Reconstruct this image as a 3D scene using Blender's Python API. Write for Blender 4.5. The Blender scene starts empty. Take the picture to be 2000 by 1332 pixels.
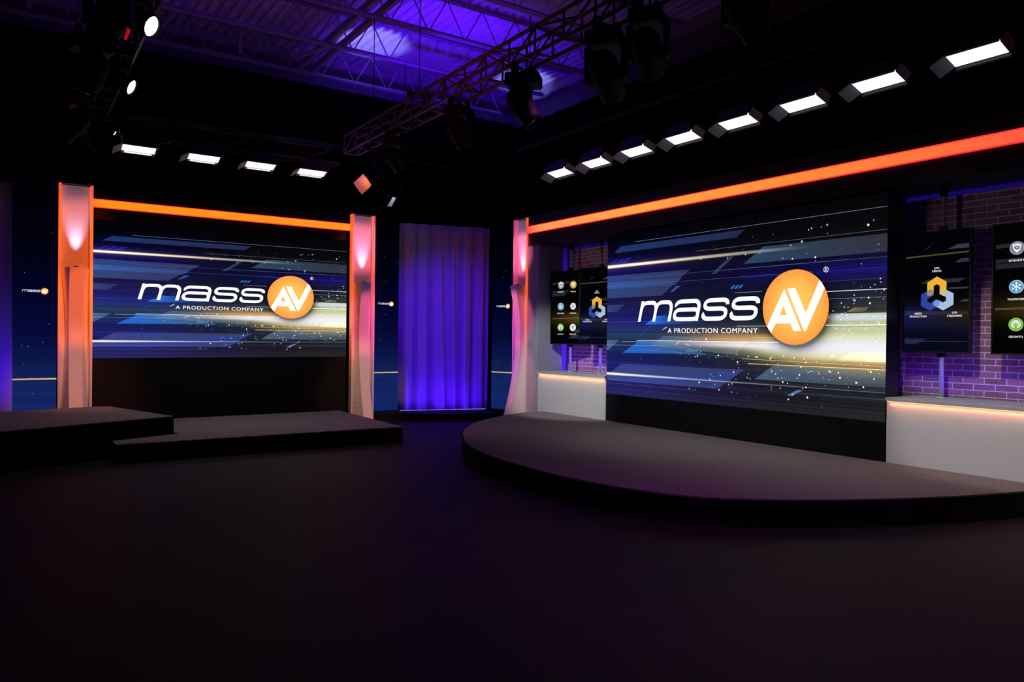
import bpy, math, random
import numpy as np
from mathutils import Vector, Matrix, Euler
random.seed(7); rng = np.random.RandomState(11)
PI = math.pi
SC = bpy.context.scene
COL = SC.collection

# ------------------------------------------------------------------ camera
def make_camera():
    yaw, pit, roll, f = 0.595729063, -0.005777065, 0.0111140834, 1462.908
    F = Vector((math.sin(yaw)*math.cos(pit), math.cos(yaw)*math.cos(pit), math.sin(pit)))
    R0 = Vector((math.cos(yaw), -math.sin(yaw), 0)); U0 = R0.cross(F)
    R = R0*math.cos(roll)+U0*math.sin(roll); U = -R0*math.sin(roll)+U0*math.cos(roll)
    cd = bpy.data.cameras.new('camera'); co = bpy.data.objects.new('camera', cd); COL.objects.link(co)
    cd.sensor_width = 36; cd.lens = f/2000*36; cd.clip_start = .05; cd.clip_end = 100
    m = Matrix(((R.x, U.x, -F.x, 0), (R.y, U.y, -F.y, 0), (R.z, U.z, -F.z, 1.4), (0, 0, 0, 1)))
    co.matrix_world = m
    SC.camera = co
make_camera()
w = bpy.data.worlds.new('world'); SC.world = w; w.use_nodes = True
w.node_tree.nodes['Background'].inputs[0].default_value = (0.02, 0.012, 0.05, 1)
w.node_tree.nodes['Background'].inputs[1].default_value = 0.0
SC.view_settings.view_transform = 'Standard'; SC.view_settings.look = 'None'
SC.view_settings.exposure = 0; SC.view_settings.gamma = 1
try: SC.view_settings.use_curve_mapping = False
except Exception: pass

# ------------------------------------------------------------------ lights
def lamp(kind, loc, target, energy, color, size=.2, sy=None, spot=60, blend=.5, name=None, spread=None, along=None):
    ld = bpy.data.lights.new(name or kind.lower()+'_light', kind)
    ld.energy = energy; ld.color = color
    if kind == 'AREA':
        if along and sy and sy > size: size, sy = sy, size   # long side runs along `along`
        ld.size = size
        if spread: ld.spread = math.radians(spread)
        if sy: ld.shape = 'RECTANGLE'; ld.size_y = sy
    else: ld.shadow_soft_size = size
    if kind == 'SPOT': ld.spot_size = math.radians(spot); ld.spot_blend = blend
    o = bpy.data.objects.new(ld.name, ld); COL.objects.link(o); o.location = loc
    d = Vector(target)-Vector(loc)
    o.rotation_euler = d.to_track_quat('-Z', 'Y').to_euler()
    if along:
        z = -d.normalized(); x = Vector(along); x = (x-z*x.dot(z)).normalized(); y = z.cross(x)
        o.rotation_euler = Matrix((x, y, z)).transposed().to_euler()
    return o
WHITE = (1, .95, .92); BLUE = (.16, .02, 1); VIO = (.22, .05, 1); ORG = (1, .22, .03); PINK = (1, .22, .3)
RFIX_Y = [7.47, 6.78, 6.09, 5.40, 4.70, 4.00, 3.31, 2.57]
# key lights from the row over the round stage, plus added spots without fixtures
for y in RFIX_Y:
    lamp('AREA', (5.93, y, 3.40), (6.75, y, 0.2), 1.9, (1, .95, .88), .3, .12, spread=85)
lamp('SPOT', (4.5, 2.75, 3.35), (7.5, 2.95, .90), 185, (.94, .98, 1), .03, spot=38, blend=.5)
lamp('SPOT', (4.7, 8.0, 3.5), (7.45, 9.1, .9), 360, (.94, .98, 1), .05, spot=40, blend=.5)
lamp('SPOT', (1.6, 4.4, 2.2), (7.6, 3.5, 2.5), 42, (.95, .9, 1), .03, spot=12, blend=.6)
lamp('SPOT', (1.6, 7.2, 2.2), (7.6, 9.2, 2.5), 90, (.95, .9, 1), .03, spot=10, blend=.6)
lamp('SPOT', (2.8, 6.0, 3.3), (7.2, 6.0, .1), 70, (1, .93, .88), .1, spot=44, blend=.8)
# left bank over the left stage
for x in (1.33, 2.07, 2.77, 3.47):
    lamp('AREA', (x, 10.05, 3.58), (x, 10.3, 0.2), 3.0, (1, .9, .93), .3, .12, spread=100)
# coloured washes
for z, e in ((2.75, 300), (1.75, 640)): lamp('SPOT', (2.0, 8.5, 3.3), (.84, 11.66, z), e, (1, .13, .008), .05, spot=18, blend=.6)
lamp('SPOT', (1.3, 8.0, 3.2), (.85, 11.6, .5), 400, (1, .30, .20), .1, spot=26, blend=.9)
for z, e in ((2.85, 380), (1.6, 440)): lamp('SPOT', (5.7, 8.6, 3.2), (4.92, 11.6, z), e, (1, .12, .20), .05, spot=17, blend=.6)
lamp('SPOT', (4.4, 8.4, 2.9), (4.9, 11.6, .5), 300, (1, .45, .27), .1, spot=26, blend=.9)
for z, e in ((2.8, 220), (1.7, 240), (.7, 200)): lamp('SPOT', (5.0, 10.3, 2.9), (7.18, 10.40, z), e, (1, .17, .30), .03, spot=21, blend=.6)
# floor washes: dim red by the left stage, violet by the curtain
lamp('SPOT', (.9, 6.0, 3.7), (2.7, 7.9, 0), 42, (1, .03, .05), .2, spot=60, blend=1)
lamp('SPOT', (4.2, 5.5, 3.7), (4.6, 9.2, 0), 150, (.7, .12, .7), .2, spot=36, blend=1)
lamp('SPOT', (3.0, 2.2, 4.2), (4.0, 3.0, 0), 230, (.66, .10, .85), .3, spot=84, blend=1)
lamp('SPOT', (1.0, 7.2, 3.8), (.0, 9.9, .4), 30, (1, .10, .08), .1, spot=34, blend=1)
# curtain: LED strip at its foot and an added blue wash spot
lamp('AREA', (6.22, 11.16, .15), (6.42, 11.75, 1.7), 15, (.06, .0, 1), 1.35, .04, along=(1.46, -.42, 0))
lamp('SPOT', (4.6, 9.4, 2.6), (6.4, 11.5, 1.5), 330, (.075, 0, 1), .05, spot=62, blend=1)
lamp('AREA', (-.3, 11.0, .5), (-.35, 11.9, 1.1), 5, (.06, 0, 1), .6, .1, spread=110)
# roof washes
lamp('SPOT', (4.5, 10.9, 4.5), (4.9, 11.35, 6.1), 190, (.28, .26, 1), .03, spot=40, blend=.6)
lamp('SPOT', (4.9, 9.3, 4.4), (5.8, 10.6, 6.1), 380, (.08, .0, 1), .12, spot=100, blend=.9)
lamp('SPOT', (7.4, 10.9, 4.7), (7.9, 11.4, 6.1), 150, (.30, .28, 1), .03, spot=42, blend=.6)
lamp('SPOT', (4.0, 6.6, 4.4), (4.6, 8.2, 6.1), 70, (.12, .0, .8), .15, spot=120, blend=.9)
lamp('SPOT', (2.0, 8.6, 4.3), (2.2, 10.8, 6.1), 26, (.14, .0, .9), .15, spot=120, blend=.9)
lamp('SPOT', (2.4, 6.2, 3.4), (4.03, 7.2, 4.1), 18, (1, .08, .04), .1, spot=90, blend=.9)
lamp('SPOT', (3.2, 9.2, 3.3), (4.0, 9.9, 4.1), 18, (.25, .03, 1), .1, spot=70, blend=.9)
# niches: blue light grazing the brick
lamp('AREA', (7.66, 3.0, .87), (7.83, 3.0, 1.9), 5, (.07, .0, 1), .04, 2.4, along=(0, 1, 0))
lamp('AREA', (7.66, 9.0, .87), (7.83, 9.0, 1.9), 4, (.07, .0, 1), .04, 1.5, along=(0, 1, 0))
# warm light falling from the strips under the counter lips
lamp('AREA', (7.180, 2.2, .798), (7.196, 2.2, 0), 3.2, (1, .36, .2), .006, 3.6, along=(0, 1, 0))
lamp('AREA', (7.180, 9.02, .798), (7.196, 9.02, 0), 1.2, (1, .42, .2), .006, 1.6, along=(0, 1, 0))

# ------------------------------------------------------------------ helpers
def lin(c):
    c = np.asarray(c, float)
    return np.where(c <= .04045, c/12.92, ((np.clip(c, 0, None)+.055)/1.055)**2.4)
def s(*c): return tuple(float(v) for v in lin(np.array(c)/255.))

class MB:
    def __init__(s_): s_.v = []; s_.f = []; s_.c = []; s_.sm = []; s_.mi = []
    def add(s_, vs, fs, col=None, smooth=False, mi=0):
        n = len(s_.v); s_.v += [tuple(map(float, p)) for p in vs]
        if col is None: s_.c += [(1, 1, 1)]*len(vs)
        elif isinstance(col[0], (tuple, list, np.ndarray)): s_.c += [tuple(c) for c in col]
        else: s_.c += [tuple(col)]*len(vs)
        for f in fs: s_.f.append(tuple(i+n for i in f)); s_.sm.append(smooth); s_.mi.append(mi)
        return s_
    def box(s_, c, d, rot=None, mi=0):
        x, y, z = (k/2 for k in d); M = Euler(rot or (0, 0, 0)).to_matrix(); c = Vector(c)
        vs = [c+M@Vector((a*x, b*y, e*z)) for a in (-1, 1) for b in (-1, 1) for e in (-1, 1)]
        return s_.add(vs, [(0, 1, 3, 2), (4, 6, 7, 5), (0, 4, 5, 1), (2, 3, 7, 6), (0, 2, 6, 4), (1, 5, 7, 3)], mi=mi)
    def b2(s_, x0, x1, y0, y1, z0, z1, mi=0):
        return s_.box(((x0+x1)/2, (y0+y1)/2, (z0+z1)/2), (x1-x0, y1-y0, z1-z0), mi=mi)
    def prism(s_, poly, z0, z1, mi=0):
        n = len(poly); vs = [(x, y, z0) for x, y in poly]+[(x, y, z1) for x, y in poly]
        fs = [tuple(range(n))[::-1], tuple(range(n, 2*n))]+[(i, (i+1) % n, n+(i+1) % n, n+i) for i in range(n)]
        return s_.add(vs, fs, mi=mi)
    def tube(s_, a, b, r, n=10, r2=None, cap=True, mi=0):
        a = Vector(a); b = Vector(b); d = (b-a); q = d.to_track_quat('Z', 'Y').to_matrix(); r2 = r if r2 is None else r2
        vs = [a+q@Vector((r*math.cos(2*PI*i/n), r*math.sin(2*PI*i/n), 0)) for i in range(n)]
        vs += [b+q@Vector((r2*math.cos(2*PI*i/n), r2*math.sin(2*PI*i/n), 0)) for i in range(n)]
        k = len(s_.v); s_.add(vs, [(i, (i+1) % n, n+(i+1) % n, n+i) for i in range(n)], smooth=True, mi=mi)
        if cap: s_.f += [tuple(k+i for i in range(n))[::-1], tuple(k+n+i for i in range(n))]; s_.sm += [False]*2; s_.mi += [mi]*2
        return s_
    def lathe(s_, prof, c=(0, 0, 0), rot=None, n=24, mi=0):
        M = Euler(rot or (0, 0, 0)).to_matrix(); c = Vector(c); m = len(prof)
        vs = [c+M@Vector((r*math.cos(2*PI*j/n), r*math.sin(2*PI*j/n), z)) for r, z in prof for j in range(n)]
        fs = [(i*n+j, i*n+(j+1) % n, (i+1)*n+(j+1) % n, (i+1)*n+j) for i in range(m-1) for j in range(n)]
        return s_.add(vs, fs, smooth=True, mi=mi)
    def path(s_, pts, r, n=8, mi=0):
        for a, b in zip(pts[:-1], pts[1:]): s_.tube(a, b, r, n, mi=mi)
        return s_
    def build(s_, name, mats, parent=None, bevel=0, loc=None, rot=None, color=False):
        me = bpy.data.meshes.new(name); me.from_pydata(s_.v, [], s_.f)
        me.polygons.foreach_set('use_smooth', s_.sm); me.polygons.foreach_set('material_index', s_.mi)
        for m in (mats if isinstance(mats, (list, tuple)) else [mats]): me.materials.append(m)
        if color:
            at = me.color_attributes.new('Col', 'FLOAT_COLOR', 'POINT')
            a = np.ones((len(s_.v), 4), np.float32); a[:, :3] = lin(np.array(s_.c)); at.data.foreach_set('color', a.ravel())
        me.update()
        o = bpy.data.objects.new(name, me); COL.objects.link(o)
        if parent: o.parent = parent
        if loc: o.location = loc
        if rot: o.rotation_euler = rot
        if bevel:
            b = o.modifiers.new('Bevel', 'BEVEL'); b.width = bevel; b.segments = 2; b.limit_method = 'ANGLE'; b.angle_limit = .7
        return o

def tag(o, label, cat, group=None):
    o['label'] = label; o['category'] = cat
    if group: o['group'] = group
    return o
def thing(name, label, cat, loc=(0, 0, 0), rot=(0, 0, 0), group=None):
    o = bpy.data.objects.new(name, None); COL.objects.link(o); o.empty_display_size = .1
    o.location = loc; o.rotation_euler = rot
    return tag(o, label, cat, group)
def struct(o): o['kind'] = 'structure'; return o
def part_label(o, t): o['label'] = t; return o
def kids(o): return [c for c in COL.objects if c.parent == o]
def copy_tree(src, parent=None):
    c = src.copy(); COL.objects.link(c)
    if parent: c.parent = parent
    for k in kids(src): copy_tree(k, c)
    return c
def dup(src, label, loc=None, rot=None):
    c = copy_tree(src); c['label'] = label
    if loc is not None: c.location = loc
    if rot is not None: c.rotation_euler = rot
    return c

# ------------------------------------------------------------------ materials
def nt(name):
    m = bpy.data.materials.new(name); m.use_nodes = True; t = m.node_tree; t.nodes.clear()
    o = t.nodes.new('ShaderNodeOutputMaterial'); return m, t, o
def pbr(name, col, rough=.6, metal=0, spec=.5, noise=0, nscale=20, bump=0, bscale=60, trans=0):
    m, t, o = nt(name); b = t.nodes.new('ShaderNodeBsdfPrincipled'); t.links.new(b.outputs[0], o.inputs[0])
    b.inputs['Roughness'].default_value = rough; b.inputs['Metallic'].default_value = metal
    b.inputs['Specular IOR Level'].default_value = spec
    tc = t.nodes.new('ShaderNodeTexCoord')
    n = t.nodes.new('ShaderNodeTexNoise'); n.inputs['Scale'].default_value = nscale; n.inputs['Detail'].default_value = 4
    t.links.new(tc.outputs['Object'], n.inputs['Vector'])
    r = t.nodes.new('ShaderNodeValToRGB'); t.links.new(n.outputs['Fac'], r.inputs[0])
    a = [max(0, c*(1-noise)) for c in col]; e = [c*(1+noise) for c in col]
    r.color_ramp.elements[0].position = .3; r.color_ramp.elements[1].position = .7
    r.color_ramp.elements[0].color = (*a, 1); r.color_ramp.elements[1].color = (*e, 1)
    t.links.new(r.outputs[0], b.inputs['Base Color'])
    if bump:
        n2 = t.nodes.new('ShaderNodeTexNoise'); n2.inputs['Scale'].default_value = bscale; n2.inputs['Detail'].default_value = 3
        t.links.new(tc.outputs['Object'], n2.inputs['Vector'])
        bp = t.nodes.new('ShaderNodeBump'); bp.inputs['Strength'].default_value = bump; bp.inputs['Distance'].default_value = .01
        t.links.new(n2.outputs['Fac'], bp.inputs['Height']); t.links.new(bp.outputs[0], b.inputs['Normal'])
    return m
def emit(name, col, strength=1, sampling=None):
    m, t, o = nt(name); e = t.nodes.new('ShaderNodeEmission'); e.inputs[0].default_value = (*col, 1); e.inputs[1].default_value = strength
    t.links.new(e.outputs[0], o.inputs[0])
    if sampling: m.cycles.emission_sampling = sampling
    return m
def emit_vc(name, strength=1, additive=False):
    m, t, o = nt(name); e = t.nodes.new('ShaderNodeEmission'); a = t.nodes.new('ShaderNodeVertexColor'); a.layer_name = 'Col'
    t.links.new(a.outputs['Color'], e.inputs[0]); e.inputs[1].default_value = strength
    if additive:
        tr = t.nodes.new('ShaderNodeBsdfTransparent'); ad = t.nodes.new('ShaderNodeAddShader')
        t.links.new(e.outputs[0], ad.inputs[0]); t.links.new(tr.outputs[0], ad.inputs[1]); t.links.new(ad.outputs[0], o.inputs[0])
    else: t.links.new(e.outputs[0], o.inputs[0])
    m.cycles.emission_sampling = 'NONE'
    return m
def glow_bar(name, stops, axis, length, edge, strength=1):
    """light bar: LED colour runs along its length; the diffuser edges are the tape's deeper red"""
    m, t, o = nt(name); e = t.nodes.new('ShaderNodeEmission'); e.inputs[1].default_value = strength
    tc = t.nodes.new('ShaderNodeTexCoord'); sp = t.nodes.new('ShaderNodeSeparateXYZ'); t.links.new(tc.outputs['Generated'], sp.inputs[0])
    r = t.nodes.new('ShaderNodeValToRGB'); t.links.new(sp.outputs[axis], r.inputs[0])
    cr = r.color_ramp
    for i, (p, c) in enumerate(stops):
        el = cr.elements[i] if i < 2 else cr.elements.new(p)
        el.position = p; el.color = (*c, 1)
    k = t.nodes.new('ShaderNodeValToRGB'); t.links.new(sp.outputs[2], k.inputs[0])
    k.color_ramp.elements[0].position = 0; k.color_ramp.elements[0].color = (1, 1, 1, 1)
    k.color_ramp.elements[1].position = .14; k.color_ramp.elements[1].color = (0, 0, 0, 1)
    a = k.color_ramp.elements.new(.82); a.color = (0, 0, 0, 1); b = k.color_ramp.elements.new(1); b.color = (1, 1, 1, 1)
    mx = t.nodes.new('ShaderNodeMixRGB'); t.links.new(k.outputs[0], mx.inputs[0]); t.links.new(r.outputs[0], mx.inputs[1]); mx.inputs[2].default_value = (*edge, 1)
    t.links.new(mx.outputs[0], e.inputs[0]); t.links.new(e.outputs[0], o.inputs[0])
    return m

M = {}
M['black'] = pbr('black_paint', (.006, .006, .007), .7, spec=.2, noise=.2)
M['drape'] = pbr('black_drape', (.0015, .0015, .002), .95, spec=.02, noise=.3, nscale=3)
M['case'] = pbr('black_case', (.012, .012, .013), .45, spec=.4, noise=.1)
M['skirt'] = pbr('black_skirt', (.004, .004, .0045), .85, spec=.1, noise=.3, bump=.2, bscale=8)
M['ledbase'] = pbr('led_base_panel', (.006, .0066, .007), .6, spec=.2, noise=.15)
M['fascia'] = pbr('dark_fascia', (.018, .019, .022), .6, spec=.35, noise=.2, nscale=3)
M['carpet'] = pbr('grey_carpet', (.17, .15, .145), .95, spec=.1, noise=.55, nscale=130, bump=.5, bscale=300)
M['white'] = pbr('white_laminate', (.72, .72, .70), .5, spec=.3, noise=.02)
M['grey'] = pbr('grey_wall_paint', (.36, .36, .38), .8, spec=.2, noise=.03)
M['ctop'] = pbr('counter_top_laminate', (.5, .5, .52), .35, spec=.5, noise=.03)
M['pillar'] = pbr('pillar_white', (.78, .76, .74), .55, spec=.3, noise=.02)
M['alu'] = pbr('brushed_metal', (.7, .7, .71), .4, .35, noise=.08)
M['truss'] = pbr('truss_metal', (.16, .13, .13), .5, .5, noise=.15)
M['dtruss'] = pbr('dark_truss_metal', (.018, .018, .02), .5, .5, noise=.15)
M['steel'] = pbr('painted_steel', (.32, .3, .33), .6, noise=.15)
M['deck'] = pbr('roof_deck_metal', (.62, .6, .64), .5, spec=.4, noise=.1, nscale=2)
M['bwall'] = pbr('building_wall', (.12, .12, .14), .85, noise=.1, nscale=2)
M['curtain'] = pbr('pale_curtain_cloth', (.42, .40, .42), .9, spec=.1, noise=.06, nscale=30, bump=.15, bscale=200)
M['mover'] = pbr('matt_black_case', (.004, .004, .0045), .6, spec=.2, noise=.1)
M['blue_strip'] = emit('blue_led', (.10, .03, 1.0), 1.6)
M['warm_strip'] = emit('warm_led', (1, .52, .30), 1.25)
M['diode'] = emit('blue_diode', (.35, .3, 1.0), 1.5, 'NONE')
M['panel_glow'] = emit('panel_diffuser', (1.0, .95, 1.0), 1.35)
M['lens_white'] = emit('white_lens', (1, 1, .97), 6)
M['lens_orange'] = emit('orange_lens', (1, .19, .008), 24)
M['lens_key'] = emit('bright_white_lens', (1, 1, .97), 12)
M['lens_red'] = emit('red_lens', (1, .01, .02), .42)
M['lens_dark'] = pbr('dark_glass', (.01, .01, .02), .1, spec=.8)
M['edge_orange'] = emit('orange_edge_led', s(255, 92, 18), .75)
M['edge_pink'] = emit('pink_edge_led', s(255, 70, 95), .62)
M['bar_left'] = glow_bar('left_bar_glow', [(0, s(255, 120, 40)), (1, s(255, 150, 36)), (.03, s(255, 146, 24))], 0, 3.7, s(255, 60, 40))
M['bar_right'] = glow_bar('right_bar_glow', [(0, s(255, 60, 60)), (1, s(255, 60, 80)), (.26, s(255, 92, 66)), (.36, s(255, 120, 60)), (.52, s(255, 146, 60)), (.75, s(255, 166, 74)), (.96, s(255, 155, 90)), (.985, s(255, 110, 90))], 1, 9, s(240, 30, 50))
def fin_mat(name, col, e):
    m, t, o = nt(name); b = t.nodes.new('ShaderNodeBsdfPrincipled'); b.inputs['Base Color'].default_value = (.7, .7, .68, 1); b.inputs['Roughness'].default_value = .5
    tc = t.nodes.new('ShaderNodeTexCoord'); sp = t.nodes.new('ShaderNodeSeparateXYZ'); t.links.new(tc.outputs['Object'], sp.inputs[0])
    mr = t.nodes.new('ShaderNodeMapRange'); mr.inputs[1].default_value = .5; mr.inputs[2].default_value = 2.3; mr.inputs[4].default_value = e; mr.interpolation_type = 'SMOOTHSTEP'
    t.links.new(sp.outputs[2], mr.inputs[0]); t.links.new(mr.outputs[0], b.inputs['Emission Strength']); b.inputs['Emission Color'].default_value = (*col, 1)
    t.links.new(b.outputs[0], o.inputs[0]); return m
M['fin_orange'] = fin_mat('orange_lit_acrylic', s(255, 96, 14), .85)
M['fin_pink'] = fin_mat('pink_lit_acrylic', s(235, 40, 110), .45)
M['fin_coral'] = fin_mat('coral_lit_acrylic', s(255, 84, 60), .7)
def lit_return_mat():  # blue light on the wall return, painted as emission fading upward
    m, t, o = nt('blue_lit_wall_return'); e = t.nodes.new('ShaderNodeEmission'); tc = t.nodes.new('ShaderNodeTexCoord'); sp = t.nodes.new('ShaderNodeSeparateXYZ'); t.links.new(tc.outputs['Object'], sp.inputs[0])
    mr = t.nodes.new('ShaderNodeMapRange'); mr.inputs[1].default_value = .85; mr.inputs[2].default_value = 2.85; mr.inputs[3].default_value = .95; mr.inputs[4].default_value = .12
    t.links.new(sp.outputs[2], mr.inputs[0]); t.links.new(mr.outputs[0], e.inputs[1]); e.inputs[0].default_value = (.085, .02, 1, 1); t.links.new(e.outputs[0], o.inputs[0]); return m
M['blue_lit_return'] = lit_return_mat()
M['blue_dim'] = emit('dim_blue_led', (.03, .01, .5), .22)
M['screen'] = emit_vc('screen_light', 1)
M['screen_add'] = emit_vc('screen_overlay_light', 1, True)

def floor_mat():
    m, t, o = nt('vinyl_plank_floor'); b = t.nodes.new('ShaderNodeBsdfPrincipled'); t.links.new(b.outputs[0], o.inputs[0])
    tc = t.nodes.new('ShaderNodeTexCoord'); mp = t.nodes.new('ShaderNodeMapping'); t.links.new(tc.outputs['Object'], mp.inputs[0])
    mp.inputs['Rotation'].default_value = (0, 0, math.radians(0))
    br = t.nodes.new('ShaderNodeTexBrick'); t.links.new(mp.outputs[0], br.inputs[0])
    br.inputs['Scale'].default_value = 1; br.inputs['Brick Width'].default_value = 1.2; br.inputs['Row Height'].default_value = .18
    br.inputs['Mortar Size'].default_value = .002; br.inputs['Color1'].default_value = (.017, .0120, .0155, 1); br.inputs['Color2'].default_value = (.011, .008, .0105, 1)
    br.inputs['Mortar'].default_value = (.006, .005, .006, 1)
    n = t.nodes.new('ShaderNodeTexNoise'); mp2 = t.nodes.new('ShaderNodeMapping'); t.links.new(tc.outputs['Object'], mp2.inputs[0])
    mp2.inputs['Scale'].default_value = (1.5, 22, 1); t.links.new(mp2.outputs[0], n.inputs['Vector']); n.inputs['Scale'].default_value = 3; n.inputs['Detail'].default_value = 6
    mx = t.nodes.new('ShaderNodeMixRGB'); mx.blend_type = 'MULTIPLY'; mx.inputs[0].default_value = .7
    r = t.nodes.new('ShaderNodeValToRGB'); r.color_ramp.elements[0].position = .3; r.color_ramp.elements[1].position = .7
    r.color_ramp.elements[0].color = (.5, .5, .5, 1); r.color_ramp.elements[1].color = (1.3, 1.3, 1.3, 1)
    t.links.new(n.outputs['Fac'], r.inputs[0]); t.links.new(br.outputs['Color'], mx.inputs[1]); t.links.new(r.outputs[0], mx.inputs[2])
    t.links.new(mx.outputs[0], b.inputs['Base Color']); b.inputs['Roughness'].default_value = .6; b.inputs['Specular IOR Level'].default_value = .12
    bp = t.nodes.new('ShaderNodeBump'); bp.inputs['Strength'].default_value = .25; bp.inputs['Distance'].default_value = .003
    t.links.new(n.outputs['Fac'], bp.inputs['Height']); t.links.new(bp.outputs[0], b.inputs['Normal'])
    return m
M['floor'] = floor_mat()
def brick_mat():
    m, t, o = nt('red_brick'); b = t.nodes.new('ShaderNodeBsdfPrincipled'); t.links.new(b.outputs[0], o.inputs[0])
    tc = t.nodes.new('ShaderNodeTexCoord'); sp = t.nodes.new('ShaderNodeSeparateXYZ'); cb = t.nodes.new('ShaderNodeCombineXYZ')
    t.links.new(tc.outputs['Object'], sp.inputs[0]); t.links.new(sp.outputs[1], cb.inputs[0]); t.links.new(sp.outputs[2], cb.inputs[1])
    br = t.nodes.new('ShaderNodeTexBrick'); t.links.new(cb.outputs[0], br.inputs[0]); br.inputs['Scale'].default_value = 1
    br.inputs['Brick Width'].default_value = .196; br.inputs['Row Height'].default_value = .0618; br.inputs['Mortar Size'].default_value = .0048; br.inputs['Mortar Smooth'].default_value = .2
    br.inputs['Color1'].default_value = (.50, .20, .19, 1); br.inputs['Color2'].default_value = (.32, .12, .12, 1); br.inputs['Mortar'].default_value = (.75, .7, .75, 1)
    n = t.nodes.new('ShaderNodeTexNoise'); n.inputs['Scale'].default_value = 90; t.links.new(tc.outputs['Object'], n.inputs['Vector'])
    mx = t.nodes.new('ShaderNodeMixRGB'); mx.blend_type = 'OVERLAY'; mx.inputs[0].default_value = .4; t.links.new(br.outputs[0], mx.inputs[1]); t.links.new(n.outputs[0], mx.inputs[2])
    t.links.new(mx.outputs[0], b.inputs['Base Color']); b.inputs['Roughness'].default_value = .85
    bp = t.nodes.new('ShaderNodeBump'); bp.invert = True; bp.inputs['Strength'].default_value = .5; bp.inputs['Distance'].default_value = .006
    t.links.new(br.outputs['Fac'], bp.inputs['Height']); t.links.new(bp.outputs[0], b.inputs['Normal'])
    return m
M['brick'] = brick_mat()

# ------------------------------------------------------------------ setting
X0, X1, Y0, Y1 = -5.0, 8.5, -3.0, 12.6
ZD = 6.15
struct(MB().b2(X0, X1, Y0, Y1, -.1, 0).build('floor', M['floor']))
struct(MB().b2(X0, X1, Y1, Y1+.15, 0, 6.3).build('wall_back', M['bwall']))
struct(MB().b2(X1, X1+.15, Y0, Y1+.15, 0, 6.3).build('wall_right', M['bwall']))
struct(MB().b2(X0-.15, X0, Y0, Y1+.15, 0, 6.3).build('wall_left', M['black']))
struct(MB().b2(X0-.15, X1+.15, Y0-.15, Y0, 0, 6.3).build('wall_front', M['black']))
def deck():
    prof = []; x = X0; p = .152
    while x < X1:
        prof += [(x, ZD), (x+.055, ZD), (x+.07, ZD+.04), (x+.137, ZD+.04)]; x += p
    prof.append((x, ZD)); n = len(prof)
    mb = MB(); vs = [(a, Y0-.1, b) for a, b in prof]+[(a, Y1+.1, b) for a, b in prof]
    mb.add(vs, [(i, i+1, n+i+1, n+i) for i in range(n-1)])
    o = mb.build('ceiling', M['deck']); sd = o.modifiers.new('Solidify', 'SOLIDIFY'); sd.thickness = .004
    return struct(o)
deck()
# ledgers where the deck meets the walls
struct(MB().b2(X0, X1, Y1-.10, Y1, ZD-.12, ZD).build('trim_1', M['steel']))
struct(MB().b2(X1-.12, X1, Y0, Y1-.1, ZD-.2, ZD).build('trim_2', M['steel']))
# brick back wall of both niches
struct(MB().b2(7.85, 7.95, .2, 4.26, 0, 2.98).build('wall_brick_right', M['brick']))
struct(MB().b2(7.85, 7.95, 8.0, 9.98, 0, 2.98).build('wall_brick_left', M['brick']))

# black masking drapes
def drape(name, p0, p1, z0, z1, amp, wave, mat, n=None, label=None, cat='curtain', phase=0, fold2=0, group=None, sway=0):
    p0 = Vector((*p0, 0)); p1 = Vector((*p1, 0)); L = (p1-p0).length; d = (p1-p0)/L; nn = Vector((-d.y, d.x, 0))
    n = n or int(L/wave*10); rows = 14; mb = MB(); vs = []
    for r in range(rows+1):
        h = r/rows
        for i in range(n+1):
            t = i/n; x = t*L
            ph = x/wave*2*PI+phase+sway*math.sin(3*t*PI)*(1-h)
            a = amp*(.45+.55*(1-h))
            off = a*(math.sin(ph)+.45*math.sin(ph*.53+1.1)+fold2*math.sin(ph*2.3+h*1.5))
            q = p0+d*(x+.3*a*math.cos(ph))+nn*off
            vs.append((q.x, q.y, z0+(z1-z0)*h))
    fs = [(r*(n+1)+i, r*(n+1)+i+1, (r+1)*(n+1)+i+1, (r+1)*(n+1)+i) for r in range(rows) for i in range(n)]
    mb.add(vs, fs, smooth=True); o = mb.build(name, mat)
    sd = o.modifiers.new('Solidify', 'SOLIDIFY'); sd.thickness = .004
    return tag(o, label, cat, group) if label else o
drape('masking_drape', (X0+.1, 12.42), (8.40, 12.42), 0, 5.62, .03, .35, M['drape'], label='tall black masking drape hung across the far wall behind the left screen')
drape('masking_drape', (8.2, 12.37), (8.2, .2), 0, 5.45, .03, .35, M['drape'], label='tall black masking drape hung along the right wall above the orange light bar')

# ------------------------------------------------------------------ roof joists
def joist(y, label, xend=7.75):
    zb, zt = 5.6, 6.13
    t = thing('roof_joist', label, 'joist', (0, y, zb), group='open web roof joists')
    for nm, z in (('bottom_chord', 0), ('top_chord', zt-zb-.03)):
        mb = MB()
        for sy in (-1, 1):
            mb.b2(-4.9, xend if z == 0 else 8.38, sy*.012+(0 if sy > 0 else -.035), sy*.012+(.035 if sy > 0 else 0), z-.003, z+.003)
            mb.b2(-4.9, xend if z == 0 else 8.38, sy*.012-.003, sy*.012+.003, z, z+.045)
        mb.build(nm, M['steel'], t)
    x = .2; k = 0; proto = {}
    while x < xend-.1:
        up = k % 2 == 0
        if up not in proto:
            a = Vector((0, 0, .02)); b = Vector((.27, 0, zt-zb-.04))
            if not up: a, b = Vector((0, 0, zt-zb-.04)), Vector((.27, 0, .02))
            o = MB().tube(a, b, .010, 6, cap=False).build('web_rod', M['steel'], t); proto[up] = o
        else:
            o = proto[up].copy(); COL.objects.link(o); o.parent = t
        o.location = (x, 0, 0); x += .29; k += 1
    return t
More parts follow.
